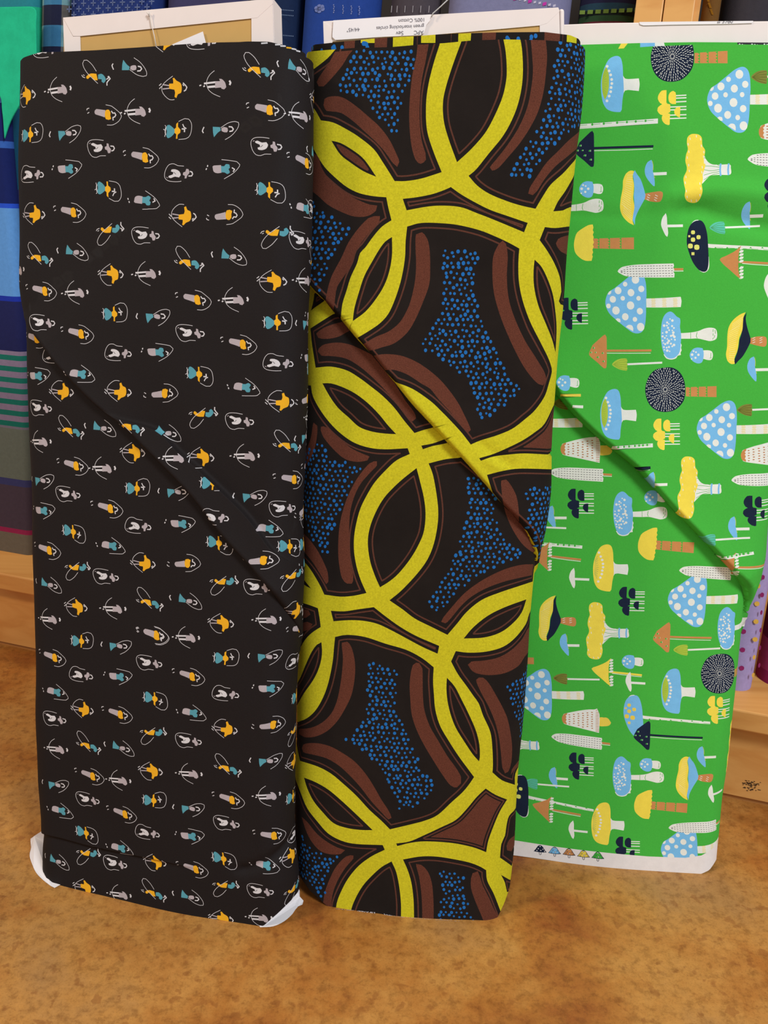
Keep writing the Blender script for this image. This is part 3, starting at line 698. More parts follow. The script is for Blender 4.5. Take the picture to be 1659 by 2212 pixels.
# round dark cap with seed dashes, segmented stem
def seg_stem(x0, x1, ya, yb, c='o'):
    out = [('p',c,0,'%d,%d* %d,%d* %d,%d* %d,%d*' % (x0,ya+14,x1,ya,x1,yb,x0,yb-10))]
    L = x1 - x0
    for f in (0.12, 0.38, 0.66):
        x = x0 + L * f
        out.append(('s','G',9,'%d,%d %d,%d' % (x+12, ya-3, x+12, yb+3)))
        for i in range(4): out.append(q('G', (x-12, ya+14+i*(yb-ya)/4.3), (x+14, ya+2+i*(yb-ya)/4.3), (x+14, ya+28+i*(yb-ya)/4.3)))
    return out
it = seg_stem(345, 712, 2068, 2200) + [('p','N',0,'105,1845 190,1850 260,1890 310,1960 335,2050 338,2150 320,2240 270,2310 200,2360 110,2378 20,2368 -50,2330 -100,2270 -130,2190 -140,2100 -120,2010 -80,1930 -10,1870')]
for ring in range(1, 10):
    n = 6 + ring * 5
    for i in range(n):
        a = 6.2832 * (i + 0.37 * ring) / n + rg.uniform(-.05, .05); r0, r1 = ring * 25 - 8, ring * 25 + 8
        it.append(('s','c',6.5,'%d,%d %d,%d' % (100 + r0*math.cos(a), 2110 + r0*1.12*math.sin(a), 100 + r1*math.cos(a), 2110 + r1*1.12*math.sin(a))))
SEED = GM(4, (100, 2110), it)
# cluster of half caps on thin stems
it = []
for y, x0 in ((697,220),(728,200),(772,215),(833,120),(868,120),(930,130),(970,150)): it.append(('s','c',14,'%d,%d 350,%d' % (x0, y+4, y-3)))
it += [('p','y',0,'115,635* 60,640 20,690 12,740 40,790 75,805 113,800*'), ('p','y',0,'228,690* 222,660 195,643 155,665 138,710 145,770 180,800 228,800*'),
       ('p','y',0,'160,805* 110,795 50,810 10,845 5,880 40,925 90,930 160,895*'), ('p','y',0,'157,915* 95,910 60,950 65,1000 100,1040 135,1052 152,1045*'),
       ('p','y',0,'280,835* 235,840 206,880 210,915 245,950 275,962*'), ('s','y',9,'60,800 120,790')]
CLUS = GM(2, (120, 845), it)
# wavy cloud cap on a ribbed stem
it = [('p','c',0,'560,1400* 600,1480 660,1520 750,1525* 870,1522 882,1560 878,1640 750,1646* 650,1655 600,1690 540,1755*')]
for a, b, c in ((1440,1520,1538),(1540,1545,1555),(1585,1585,1582),(1650,1612,1606),(1705,1640,1626)): it.append(('s','G',6,'562,%d 650,%d 745,%d' % (a, (a+b)/2 if a < 1585 else b+12, c)))
it += [('s','B',22,'762,1515 755,1585 762,1655'), ('s','B',22,'858,1513 850,1585 855,1645'),
       ('p','y',0,'440,1156 500,1165 535,1200 540,1250 545,1300 575,1350 570,1410 560,1470 580,1530 560,1600 545,1640 550,1700 535,1760 545,1830 530,1900 490,1965 430,1982 360,1960 332,1900 340,1830 325,1760 318,1680 350,1610 358,1560 340,1480 350,1400 370,1340 358,1270 365,1200 400,1165')]
for x, y in ((395,1215),(372,1280),(380,1370),(362,1440),(378,1530),(385,1600),(345,1670),(338,1740),(350,1840),(360,1910),(410,1955),(470,1955),(512,1890),(522,1810),(512,1750),(535,1615),(540,1555),(565,1500),(555,1430),(560,1375),(530,1300),(520,1220),(470,1185)): it.append(('s','c',9,'%d,%d %d,%d' % (x, y-12, x+3, y+12)))
CLOUD = GM(2, (450, 1570), it)
# small dome with a fringe, thin stem
it = [('s','c',38,'1105,2142 1262,2136'), ('s','F',10,'1116,1980 1120,2030 1112,2090'), ('s','F',10,'1112,2170 1118,2190'),
      ('p','B',0,'1110,1963* 1060,1990 1020,2060 1007,2130 1020,2190 1060,2250 1100,2290* 1112,2290* 1112,2200 1108,2100 1118,2030')]
DOME = Motif(green, (1419, 80), KG, (1065, 2130), [(k, c, w_, t) for k, c, w_, t in it])
# small spotted button
it = [('p','c',0,'505,1755* 560,1752 610,1765 625,1815 610,1865 570,1875 505,1860*'), ('p','B',0,'430,1722 495,1728* 510,1780 508,1850 490,1905 440,1920 380,1895 345,1850 340,1800 375,1745')]
for x, y, r in ((368,1812,17),(415,1780,11),(446,1812,16),(411,1850,14),(363,1866,10),(385,1768,11)): it.append(('q','c',0,circ(x, y, r, 8)))
it += [('s','G',6,'600,1785 598,1845'), ('s','G',5,'585,1850 610,1845')]
BUTTON = GM(1, (440, 1818), it)
# dotted oval cap on a bulbous stem
it = [('p','c',0,'280,1436* 400,1428 490,1412 570,1380 640,1370 700,1385 720,1440 708,1505 640,1530 580,1520 490,1500 400,1502 280,1502*'), ('s','G',6,'403,1430 403,1500'), ('s','G',7,'480,1425 470,1470 480,1495'),
      ('s','G',7,'672,1390 670,1420'), ('s','G',7,'695,1400 700,1440'), ('s','G',7,'672,1440 670,1465'), ('s','G',7,'690,1460 685,1490'), ('s','G',7,'675,1490 665,1510'),
      ('p','c',0,'285,1555 296,1580 288,1610 296,1640 282,1670 287,1695 250,1705 230,1735 170,1752 110,1735 80,1690* 200,1640*'),
      ('p','B',0,'150,1178 190,1190 240,1240 275,1260 280,1310 275,1360 285,1420 290,1480 285,1560 280,1620 262,1680 210,1730 150,1738 100,1705 65,1620 48,1500 48,1400 65,1280 100,1210')]
sp = []
for i in range(90):
    a = rg.uniform(0, 6.28); r = math.sqrt(rg.random()) ; x, y = 140 + 78*r*math.cos(a), 1460 + 245*r*math.sin(a)
    if any(abs(x-u)+abs(y-v) < 34 for u, v in sp): continue
    sp.append((x, y))
    it.append(('q','c',0,circ(x, y, rg.choice((9, 11, 13, 16)), 8)))
OVAL = GM(4, (165, 1460), it)
# bowl cap: ribbed yellow and dark underside, brown stem
it = [('p','o',0,'1105,1500* 1180,1478 1280,1475 1310,1500 1310,1570 1280,1598 1180,1580 1110,1560*')]
for x in (1155, 1240):
    for y in (1500, 1525, 1552): it.append(('s','c',7,'%d,%d %d,%d' % (x-12, y, x+18, y-12)))
it += [('p','N',0,'1072,1188* 1062,1270 1080,1370 1120,1500* 1118,1545* 1070,1640 1020,1720 970,1770 935,1812* 925,1760 950,1690 975,1600 985,1520 1010,1440 1025,1350 1030,1260'),
       ('p','y',0,'1060,1186* 990,1215 910,1280 860,1360 842,1460 838,1600 825,1690 845,1770 890,1805 930,1800* 925,1740 960,1650 975,1560 985,1490 1020,1400 1028,1310 1035,1240')]
for i in range(20):
    f = i / 19.0; x1 = 1030 - 100*f - 25*math.sin(f*3.14); y1 = 1240 + 520*f; it.append(('s','l',4,'%d,%d %d,%d' % (x1, y1, 862 + 40*(1-f)*(i < 4), 1330 + 420*f)))
BOWL = GM(4, (985, 1500), it)
# yellow dome on a segmented stem
it = seg_stem(505, 992, 292, 434) + [('p','y',0,'500,138* 450,145 370,190 310,240 285,310 275,385 290,470 340,530 410,570 485,572* 500,520* 492,500* 505,470* 496,440* 512,400* 500,380* 515,350* 503,320* 512,290* 500,260* 512,230* 500,205* 508,175*')]
YDOME = GM(3, (400, 360), it)
# three cornered cap with small cuts
def tri(col):
    t = [('s',col,30,'500,1328 1220,1305'), ('s','c',8,'515,1358 860,1350 1215,1336'), ('p',col,0,'297,1365 340,1260* 470,1135 495,1120 512,1150 516,1300 516,1500 505,1550 480,1552 400,1480 315,1410')]
    for x, y, r in ((350,1298,14),(315,1357,14),(375,1355,11),(462,1360,14),(402,1415,16),(472,1465,14)): t += [q('G', (x-r, y+r*.4), (x, y-r), (x+r, y-r*.2), (x+r*.9, y+r*.7)), ('s','c',4,'%d,%d %d,%d' % (x+r, y-r*.8, x+r, y+r*.6))]
    return t
TRI = GM(1, (420, 1335), tri('N'))
TRIO = GM(1, (420, 1335), [(a, b, c, t.replace('1220,1305', '1065,1309').replace('860,1350 1215,1336', '800,1351 1060,1343')) for a, b, c, t in tri('N')])
# long white cone with stitches and a peg
it = [('s','o',28,'720,1012 825,1018'), ('s','c',9,'720,1032 828,1038'), ('p','c',0,'85,990 120,955 170,940 300,932 500,938 722,948* 728,975* 718,990* 728,1020* 716,1040* 728,1060* 722,1102* 500,1088 300,1070 180,1050 120,1020')]
for row in range(5):
    for i in range(18):
        f = i / 17.0; x = 130 + 570*f; c0, h = 996 + 30*f, min(60, 20 + 90*math.sqrt(f)); y = c0 + (row - 2) * h / 2.15
        if i < 2 and row in (0, 4): continue
        it.append(('s','D',6.5,'%d,%d %d,%d' % (x-9, y, x+9, y+1)))
CONE = GM(5, (400, 1010), it)
# tiny white umbrella
UMB = GM(7, (530, 165), [('s','c',34,'560,168 728,175'), ('p','c',0,'550,34* 510,80 492,150 510,210 535,265 552,280* 565,240 560,150 560,80')])
# tuft with stalk
def tuft(c1, c2, dy=0):
    t = [('s','c',26,'905,1808 1325,1788'), ('p',c1,0,'730,1810 780,1760 850,1738 905,1740* 915,1770* 905,1785* 918,1810* 908,1835* 915,1860* 905,1885* 840,1875 780,1850')]
    for i in range(5): t.append(('s',c2,7,'745,%d 820,%d 905,%d' % (1810, 1810 + (i-2)*22, 1812 + (i-2)*32)))
    return t
TUFT = GM(3, (830, 1812), tuft('F', 'V'))
# pointed cap with gills and a long stalk
it = [('s','o',28,'980,585 1150,592 1400,606'), ('s','c',9,'1020,603 1200,618 1400,630')]
for i in range(10):
    y = 410 + i * 39
    if abs(y - 590) < 20: continue
    it.append(('p','c',0,'980,%d 1005,%d 1036,%d 1030,%d 1000,%d' % (y+22, y-8, y-4, y+18, y+28)))
it += [('p','o',0,'1008,388* 940,450 830,510 770,535 750,555 790,610 870,680 960,760 1000,785* 985,740 975,690 972,600 975,520 985,450')]
GILL = GM(4, (890, 580), it)
# pale cone with brown seeds
it = [('p','Y',0,'690,680 780,675 835,700 845,735 820,775 760,788 690,780'), ('p','c',0,'240,665 280,640 430,600 560,575 695,570* 700,720 692,878* 560,850 430,822 280,790 240,760')]
it += [('p','o',0,'290,635* 255,650 228,690 228,735 245,770 285,788* 285,765* 272,750* 285,725* 272,705* 285,690* 272,672* 292,655*')]
for i in range(7):
    for j in range(9):
        x = 318 + i * 57; top, bot = 645 - (x-290)*.165, 785 + (x-290)*.19; y = top + 18 + j*30
        if y < bot - 8 and i < 6: it.append(('q','b',0,circ(x + (j % 2)*4, y, 13, 7, 7)))
for j in range(14): it.append(('s','b',8,'650,%d 690,%d' % (585 + j*21, 585 + j*21)))
PCONE = GM(5, (470, 720), it)
# dark oval with squares on a notched stalk
it = [('p','c',0,'600,365* 640,372 900,385 1200,400 1500,420* 1500,455* 1300,445 1000,425 700,420 600,412*')]
for x in range(700, 1450, 140): it += [q('G', (x-16, 422), (x, 404), (x+16, 424)), ('s','G',4,'%d,%d %d,%d' % (x+10, 412+(x-700)*.045, x+90, 416+(x-700)*.045))]
it += [('p','c',0,'400,160 440,95 500,85 470,130*'), ('p','c',0,'620,520* 625,640 600,695 555,712 510,690*'), ('p','N',0,'490,90 530,92 570,140 600,250 612,400 618,560 610,650 590,695 545,702 490,670 430,590 385,480 358,370 362,260 390,160 440,105')]
for x, y, r in ((432,232,24),(386,278,15),(498,290,26),(432,320,27),(400,395,30),(477,410,32),(431,487,22)): it.append(('p','z',0,'%d,%d %d,%d %d,%d %d,%d' % (x-r*.8,y-r*.8,x+r*.8,y-r*.8,x+r*.8,y+r*.8,x-r*.8,y+r*.8)))
SLATE = GM(4, (485, 395), it)

def G(m, o, x, y, src=GO, k=KG, **kw):
    c = green.st(*crop([(x, y)], src[o], k)[0]); m.put(pg, c, **kw)
def stick(o, pts, wd, col='c', src=GO, k=KG, nt=True):
    P = green.map(np.array(crop(pts, src[o], k))[:, :2]); pg.stroke(P, wd / k * 0.00032, col)
    if nt and len(P) == 2:
        for f in (0.12, 0.27, 0.4, 0.55, 0.66, 0.76, 0.87):
            a = P[0] + (P[1] - P[0]) * f; pg.dot(a + [0, 0.0006], 0.0009, 0.0009, 'G', 6)
            pg.stroke(np.array([a + [0, .0006], a + (P[1] - P[0]) * .09 + [0, .0006]]), 0.0003, 'G')
NAVY = {'y': 'N'}; ORG = {'N': 'o'}
# lower layer
G(SPOT, 5, -117, 912 - 510); G(PCONE, 5, 470, 725); G(CONE, 5, 410, 1018); G(CLUS, 5, 412, 1372, swap=NAVY)
G(DOME, 5, 112, 1530); stick(5, [(-60, 1650), (290, 1664)], 26, nt=False); G(OVAL, 5, 970, 1488); G(BUTTON, 5, 1320, 1300, swap={})
stick(5, [(-150, 1835), (478, 1890)], 44); G(GILL, 5, -10, 1985, rot=-0.04); G(RINGC, 5, 740, 2135, swap={'B': 'y', 'F': 'y', 'V': 'e'}); G(YDOME, 5, 1270, 1850, rot=-0.06)
G(UMB, 5, 366, 2268); G(TUFT, 5, 232, 180, swap={'F': 'O', 'V': 'P'})
G(BOWL, 7, 270, 640); G(DOME, 7, 435, 952); G(CLOUD, 7, 815, 790); G(CLUS, 7, 1185, 438, swap=NAVY)
stick(7, [(-30, 1145), (58, 1148)], 100, 'o', nt=False)
G(SPOT, 7, 68, 1540); G(GILL, 7, 890, 1270, swap={'o': 'y'}, rot=-0.03); G(BUTTON, 7, 1215, 1158); G(UMB, 7, 1205, 1405, rot=-0.02)
G(TUFT, 7, 395, 1362, swap={'F': 'O', 'V': 'P'}, rot=-0.03); G(PCONE, 7, 640, 1855, rot=-0.02, swap={}); G(CONE, 7, 580, 2100, rot=-0.06)
G(SLATE, 7, 1260, 1815, swap={'N': 'B', 'z': 'Y'}, rot=-0.02); G(TRIO, 8, 340, 860, swap=ORG, rot=-0.03)
G(SPOT, 8, 634, 420); G(CONE, 8, 845, 92, rot=-0.03); G(OVAL, 8, 1105, 755); G(TUFT, 8, 562, 1020); G(SEED, 8, 1020, 1300); G(RINGC, 8, 445, 1505)
G(CLUS, 8, 970, 1735); G(TRI, 8, 105, 2030, rot=-0.04); G(CLOUD, 8, 1180, 2180)
G(CLOUD, 7, -220, 2100)
G(DOME, 1, 655, 685, HO, KH, rot=-0.03); G(TUFT, 1, 330, 780, HO, KH, swap={'F': 'T', 'V': 'e'}, rot=-0.06); G(CLUS, 1, 1010, 520, HO, KH, swap=NAVY, rot=-0.02)
G(SLATE, 1, 150, 960, HO, KH, rot=-0.1); G(GILL, 1, 500, 1140, HO, KH, rot=-0.08); G(UMB, 1, 930, 1475, HO, KH, rot=-0.04); G(RINGC, 1, 1375, 1370, HO, KH, swap={'B': 'y', 'F': 'y', 'V': 'e'}, rot=-0.04)
G(OVAL, 2, 90, 670, HO, KH, rot=-0.02); G(BUTTON, 2, 468, 497, HO, KH); G(BOWL, 2, 1075, 700, HO, KH, swap={'N': 'B'}, mir=True); G(DOME, 2, 1275, 378, HO, KH, rot=0.03)
G(UMB, 2, 1425, 945, HO, KH, rot=0.12); G(YDOME, 2, 415, 1088, HO, KH, rot=-0.05); G(CLUS, 2, 115, 1770, HO, KH, swap=NAVY, rot=-0.03)
G(SPOT, 2, 952, 1775, HO, KH, rot=0.06); G(CONE, 2, 1160, 1440, HO, KH, rot=0.08)
# the white selvedge with its row of colour marks
sel = green.map(np.array([(1040,1803),(1110,1815),(1200,1829),(1300,1841),(1400,1850),(1480,1853),(1515,1848),(1532,1838),(1545,1826)]))
sel = np.concatenate([[[-0.17, sel[0][1]]], sel, [[0.17, sel[-1][1]]]])
pg.poly(np.concatenate([sel, [[0.17, -0.1], [-0.17, -0.1]]]), 'w')
for (x, y), c in zip(((462,1765),(678,1790),(893,1812),(1110,1840),(1323,1862)), 'NBoYG'):
    P = lambda t: green.map(smoothpoly(crop([(x + a[0], y + a[1] + a[0] * .1) + tuple(a[2:]) for a in nums(t)], HO[1], KH), True, 2))
    pg.poly(P('-14,25 14,25 16,70 0,82 -16,70'), 'N'); pg.poly(P('-8,30 8,30 9,66 0,74 -9,66'), 'w')
    pg.poly(P('0,-68 35,-50 70,0 98,32* 50,38 0,40 -50,38 -98,32* -70,0 -35,-50'), 'N')
    if c != 'N': pg.poly(P('0,-60 32,-44 64,2 84,26* 50,30 0,33 -50,30 -84,26* -64,2 -32,-44'), c)
    for a, b in ((0,-48),(-28,-12),(-48,18),(10,12),(42,-10),(66,20)):
        pg.poly(P(circ(a, b, 13, 8)), 'N'); pg.poly(P(circ(a, b, 8, 8)), 'w' if c == 'N' or (a, b) in ((0,-48),(10,12)) else c)
# the upper layer, above the slanting fold
UG = np.concatenate([g1l, [[0.18, g1l[-1][1]], [0.18, 0.8], [-0.18, 0.8]], [g1l[0] + [-0.06, 0.05]]])
pg.zone(UG, 'G')
def Gu(m, o, x, y, **kw):
    if m is not None: G(m, o, x, y, **kw)
Gu(SPOT, 2, 860, 750); Gu(SPOT, 3, 898, 1075); Gu(SPOT, 6, 715, 486)
Gu(RINGC, 1, 735, 560); Gu(RINGC, 5, 830, 300); Gu(SEED, 2, 185, 232); Gu(SEED, 4, 100, 2110)
stick(1, [(200, 1080), (1268, 1003)], 60); Gu(TRI, 1, 420, 1335); Gu(TRIO, 3, 575, 1650, swap=ORG)
Gu(CLUS, 2, 120, 845); Gu(CLUS, 3, 220, 1205, swap=NAVY); Gu(CLUS, 6, 60, 545); Gu(CLUS, 6, 1150, 1460, swap=NAVY); Gu(CLUS, 2, 1390, 1890, swap=NAVY)
Gu(CLOUD, 2, 450, 1570); Gu(CLOUD, 6, 370, 1180); Gu(CLOUD, 3, -260, 1650)
Gu(DOME, 1, 1180, 1625); Gu(DOME, 2, 1065, 2130); Gu(DOME, 4, 1135, 1862); Gu(DOME, 6, 905, 1665); Gu(DOME, 5, 1290, 1120)
Gu(BUTTON, 1, 440, 1818); Gu(BUTTON, 3, 165, 2030); Gu(BUTTON, 4, 490, 1700); Gu(OVAL, 4, 165, 1460); Gu(OVAL, 1, 55, 2045)
Gu(BOWL, 4, 985, 1500); Gu(BOWL, 1, 985, 1920, mir=True, swap={'N': 'B'}); Gu(TUFT, 2, 1230, 480, swap={'F': 'O', 'V': 'P'}); Gu(TUFT, 3, 830, 1812)
Gu(TUFT, 4, 730, 178, swap={'F': 'T', 'V': 'e'}); Gu(TUFT, 6, 1055, 255, swap={'F': 'O', 'V': 'P'}); Gu(TUFT, 6, 620, 1808, swap={'F': 'T', 'V': 'e'})
Gu(PCONE, 2, 1480, 1130, rot=0.02); Gu(PCONE, 6, 1260, 790, rot=0.05); Gu(CONE, 3, 1130, 695, rot=0.05); Gu(CONE, 2, 1420, 1475); Gu(CONE, 6, 1220, 1090, rot=0.05)
Gu(YDOME, 3, 400, 360); Gu(UMB, 4, 92, 155, rot=0.03); Gu(UMB, 4, 1330, 890, scale=1.3); Gu(SLATE, 4, 485, 395); Gu(GILL, 4, 890, 580); Gu(GILL, 6, 800, 2090, rot=0.03)
stick(3, [(120, 2178), (352, 2178)], 36, 'Y', nt=False); stick(5, [(850, 705), (1320, 675)], 52); stick(5, [(375, 212), (490, 215)], 38, nt=False); stick(5, [(1085, 942), (1295, 942)], 36, 'N', nt=False); stick(5, [(1125, 968), (1290, 968)], 9, nt=False)
stick(6, [(690, 1995), (1150, 1962)], 42)
MG = {'G': cloth((72,184,66), 0.06, 900), 'c': cloth((236,240,230), 0.04), 'w': cloth((238,232,228), 0.04), 'B': cloth((124,194,240), 0.05), 'y': cloth((248,226,82), 0.05),
      'Y': cloth((240,214,84), 0.05), 'F': cloth((176,204,70), 0.06), 'V': cloth((150,180,60), 0.06), 'N': cloth((27,38,60), 0.1), 'o': cloth((206,142,84), 0.06), 'b': cloth((190,130,90), 0.06),
      'O': cloth((130,134,60), 0.1), 'P': cloth((98,104,40), 0.1), 'T': cloth((92,196,168), 0.06), 'e': cloth((80,164,110), 0.06), 'l': cloth((250,240,180), 0.03), 'z': cloth((228,232,120), 0.04), 'D': cloth((60,58,62), 0.1)}

# ------------------------------------------------------------------ wood, paper, card, concrete
def wood_mat(name, c1, c2, direc, scale=9.0, rough=0.45):
    m, nt, b = new_mat(name, rough, 0.4)
    tc = nt.nodes.new('ShaderNodeTexCoord'); mp = nt.nodes.new('ShaderNodeMapping')
    mp.inputs['Rotation'].default_value = (0, 0, -math.atan2(direc[1], direc[0])); mp.inputs['Scale'].default_value = (0.35, 6, 6)
    n = nt.nodes.new('ShaderNodeTexNoise'); n.inputs['Scale'].default_value = scale; n.inputs['Detail'].default_value = 5; n.inputs['Distortion'].default_value = 0.6
    cr = nt.nodes.new('ShaderNodeValToRGB'); cr.color_ramp.elements[0].position = 0.35; cr.color_ramp.elements[0].color = lin(c2)
    cr.color_ramp.elements[1].position = 0.6; cr.color_ramp.elements[1].color = lin(c1)
    # small scuffs
    nt.links.new(tc.outputs['Object'], mp.inputs[0]); nt.links.new(mp.outputs[0], n.inputs['Vector'])
    nt.links.new(n.outputs['Fac'], cr.inputs[0]); nt.links.new(cr.outputs[0], b.inputs['Base Color'])
    return m
def plain(name, rgb, rough=0.6, spec=0.3, var=0.04):
    m, nt, b = new_mat(name, rough, spec)
    tc = nt.nodes.new('ShaderNodeTexCoord'); n = nt.nodes.new('ShaderNodeTexNoise'); n.inputs['Scale'].default_value = 60; n.inputs['Detail'].default_value = 3
    mr = nt.nodes.new('ShaderNodeMapRange'); mr.inputs[3].default_value = 1 - var; mr.inputs[4].default_value = 1 + var
    mx = nt.nodes.new('ShaderNodeVectorMath'); mx.operation = 'SCALE'; mx.inputs[0].default_value = lin(rgb)[:3]
    nt.links.new(tc.outputs['Object'], n.inputs['Vector']); nt.links.new(n.outputs['Fac'], mr.inputs[0])
    nt.links.new(mr.outputs[0], mx.inputs['Scale']); nt.links.new(mx.outputs[0], b.inputs['Base Color'])
    return m
def floor_mat():
    m, nt, b = new_mat('stained_concrete', 0.42, 0.35)
    L = nt.links.new; N = nt.nodes.new
    tc = N('ShaderNodeTexCoord')
    def noise(scale, det, rough=0.6, dist=0.0):
        n = N('ShaderNodeTexNoise'); n.inputs['Scale'].default_value = scale; n.inputs['Detail'].default_value = det
        n.inputs['Roughness'].default_value = rough; n.inputs['Distortion'].default_value = dist
        L(tc.outputs['Object'], n.inputs['Vector']); return n.outputs['Fac']
    def ramp(fac, stops):
        r = N('ShaderNodeValToRGB'); e = r.color_ramp.elements
        while len(e) < len(stops): e.new(0.5)
        for i, (p, c) in enumerate(stops): e[i].position = p; e[i].color = c
        L(fac, r.inputs[0]); return r.outputs[0]
    def mix(a, c, f, mode='MIX'):
        x = N('ShaderNodeMix'); x.data_type = 'RGBA'; x.blend_type = mode
        L(f, x.inputs['Factor']); L(a, x.inputs['A']); L(c, x.inputs['B']); return x.outputs['Result']
    base = ramp(noise(5.5, 8, 0.62, 0.1), [(0.38, lin((140, 76, 30))), (0.47, lin((168, 108, 46))), (0.55, lin((184, 130, 64))), (0.66, lin((170, 124, 70)))])
    mott = ramp(noise(120, 8, 0.72), [(0.36, (0.60, 0.54, 0.48, 1)), (0.50, (1, 1, 1, 1)), (0.7, (1.22, 1.24, 1.28, 1))])
    one = N('ShaderNodeValue'); one.outputs[0].default_value = 0.75
    c = mix(base, mott, one.outputs[0], 'MULTIPLY')
    spk = ramp(noise(650, 5, 0.8), [(0.34, (0.66, 0.61, 0.56, 1)), (0.47, (1, 1, 1, 1)), (0.62, (1, 1, 1, 1)), (0.74, (1.6, 1.6, 1.6, 1))])
    one2 = N('ShaderNodeValue'); one2.outputs[0].default_value = 0.8
    c = mix(c, spk, one2.outputs[0], 'MULTIPLY')
    dark = ramp(noise(95, 3, 0.5, 0.2), [(0.60, (0, 0, 0, 1)), (0.66, (0.4, 0.45, 0.45, 1))])
    rgbn = N('ShaderNodeRGB'); rgbn.outputs[0].default_value = lin((128, 72, 30))
    c = mix(c, rgbn.outputs[0], dark); L(c, b.inputs['Base Color'])
    bp = N('ShaderNodeBump'); bp.inputs['Strength'].default_value = 0.15; bp.inputs['Distance'].default_value = 0.002
    L(noise(60, 5), bp.inputs['Height']); L(bp.outputs[0], b.inputs['Normal'])
    rr = N('ShaderNodeMapRange'); rr.inputs[3].default_value = 0.30; rr.inputs[4].default_value = 0.62
    L(noise(14, 4), rr.inputs[0]); L(rr.outputs[0], b.inputs['Roughness'])
    return m
PAPER = plain('white_wrapping_paper', (238, 226, 220)); CARD = plain('brown_cardboard', (205, 164, 98), 0.8, 0.2, 0.05)
WHITE = plain('white_label_paper', (242, 236, 236)); INK = plain('grey_print_ink', (120, 116, 122)); THREAD = plain('thread', (222, 214, 206), 0.4)
SHELFW = None

# ------------------------------------------------------------------ the setting
fl = mesh_obj('floor', [(-2.2, -1.6, 0), (2.2, -1.6, 0), (2.2, 2.2, 0), (-2.2, 2.2, 0)], [(0, 1, 2, 3)], floor_mat()); tag(fl, kind='structure')
SA, SB = on_floor(0, 1394), on_floor(1659, 1745)
SE = (SB - SA) / np.linalg.norm(SB - SA); SF = np.array([SE[1], -SE[0], 0]); SK = -SF; ZZ = np.array([0, 0, 1.0])
SZ = 0.1064; TH = 0.0205
def S(u, back, z): return SA + SE * u + SK * back + ZZ * z
WD = wood_mat('honey_maple', (232, 172, 98), (218, 152, 80), SE)
sh = empty('display_shelf', S(0.45, 0.1, 0), 'long honey coloured wooden shelf on a low plinth behind the three big bolts', 'shelf')
v, f = box_geo(S(-0.8, -0.015, SZ - TH), SE * 2.4, SK * 0.36, ZZ * TH); bevel(mesh_obj('shelf_board', v, f, WD, sh), 0.0016)
v, f = box_geo(S(-0.8, 0, 0.006), SE * 2.4, SK * 0.015, ZZ * (SZ - TH - 0.006)); kp = mesh_obj('plinth_board', v, f, WD, sh)
v, f = box_geo(S(-0.8, 0.003, 0), SE * 2.4, SK * 0.012, ZZ * 0.006); mesh_obj('plinth_foot', v, f, plain('worn_plinth_edge', (190, 132, 72)), sh)
rk = random.Random(3)
SMU = plain('dark_scuff', (92, 66, 42), 0.8)
sv, sf = [], []
for i in range(70):
    cx = 1622 + rk.gauss(0, 10); cy = 1694 + (cx - 1622) * 0.10 + rk.gauss(0, 3) + (10 if rk.random() < .25 else 0)
    p = on_plane(cx, cy, S(0, -0.0002, 0), SF); k = len(sv); a0 = rk.random() * 6
    for j in range(6):
        a = a0 + j * 1.047; r = rk.uniform(.5, 1.1)
        sv.append(p + SE * math.cos(a) * r * 0.0011 + ZZ * math.sin(a) * r * 0.0006)
    sf.append(tuple(range(k, k + 6)))
mesh_obj('scuff_mark', sv, sf, SMU, kp)
LN = math.radians(10)
RU = math.cos(LN) * ZZ + math.sin(LN) * SK; RN = np.cross(SE, RU)
RB = 0.040
def row_ut(x, y, back=0.0):
    p = on_plane(x, y, S(0, RB + back, SZ), RN); q = p - S(0, RB + back, SZ); return q @ SE, q @ RU
wl = mesh_obj('wall_back', [S(-0.9, 0.40, 0), S(1.7, 0.40, 0), S(1.7, 0.55, 1.5), S(-0.9, 0.55, 1.5)], [(0, 1, 2, 3)], plain('dark_back_panel', (34, 28, 26))); tag(wl, kind='structure')

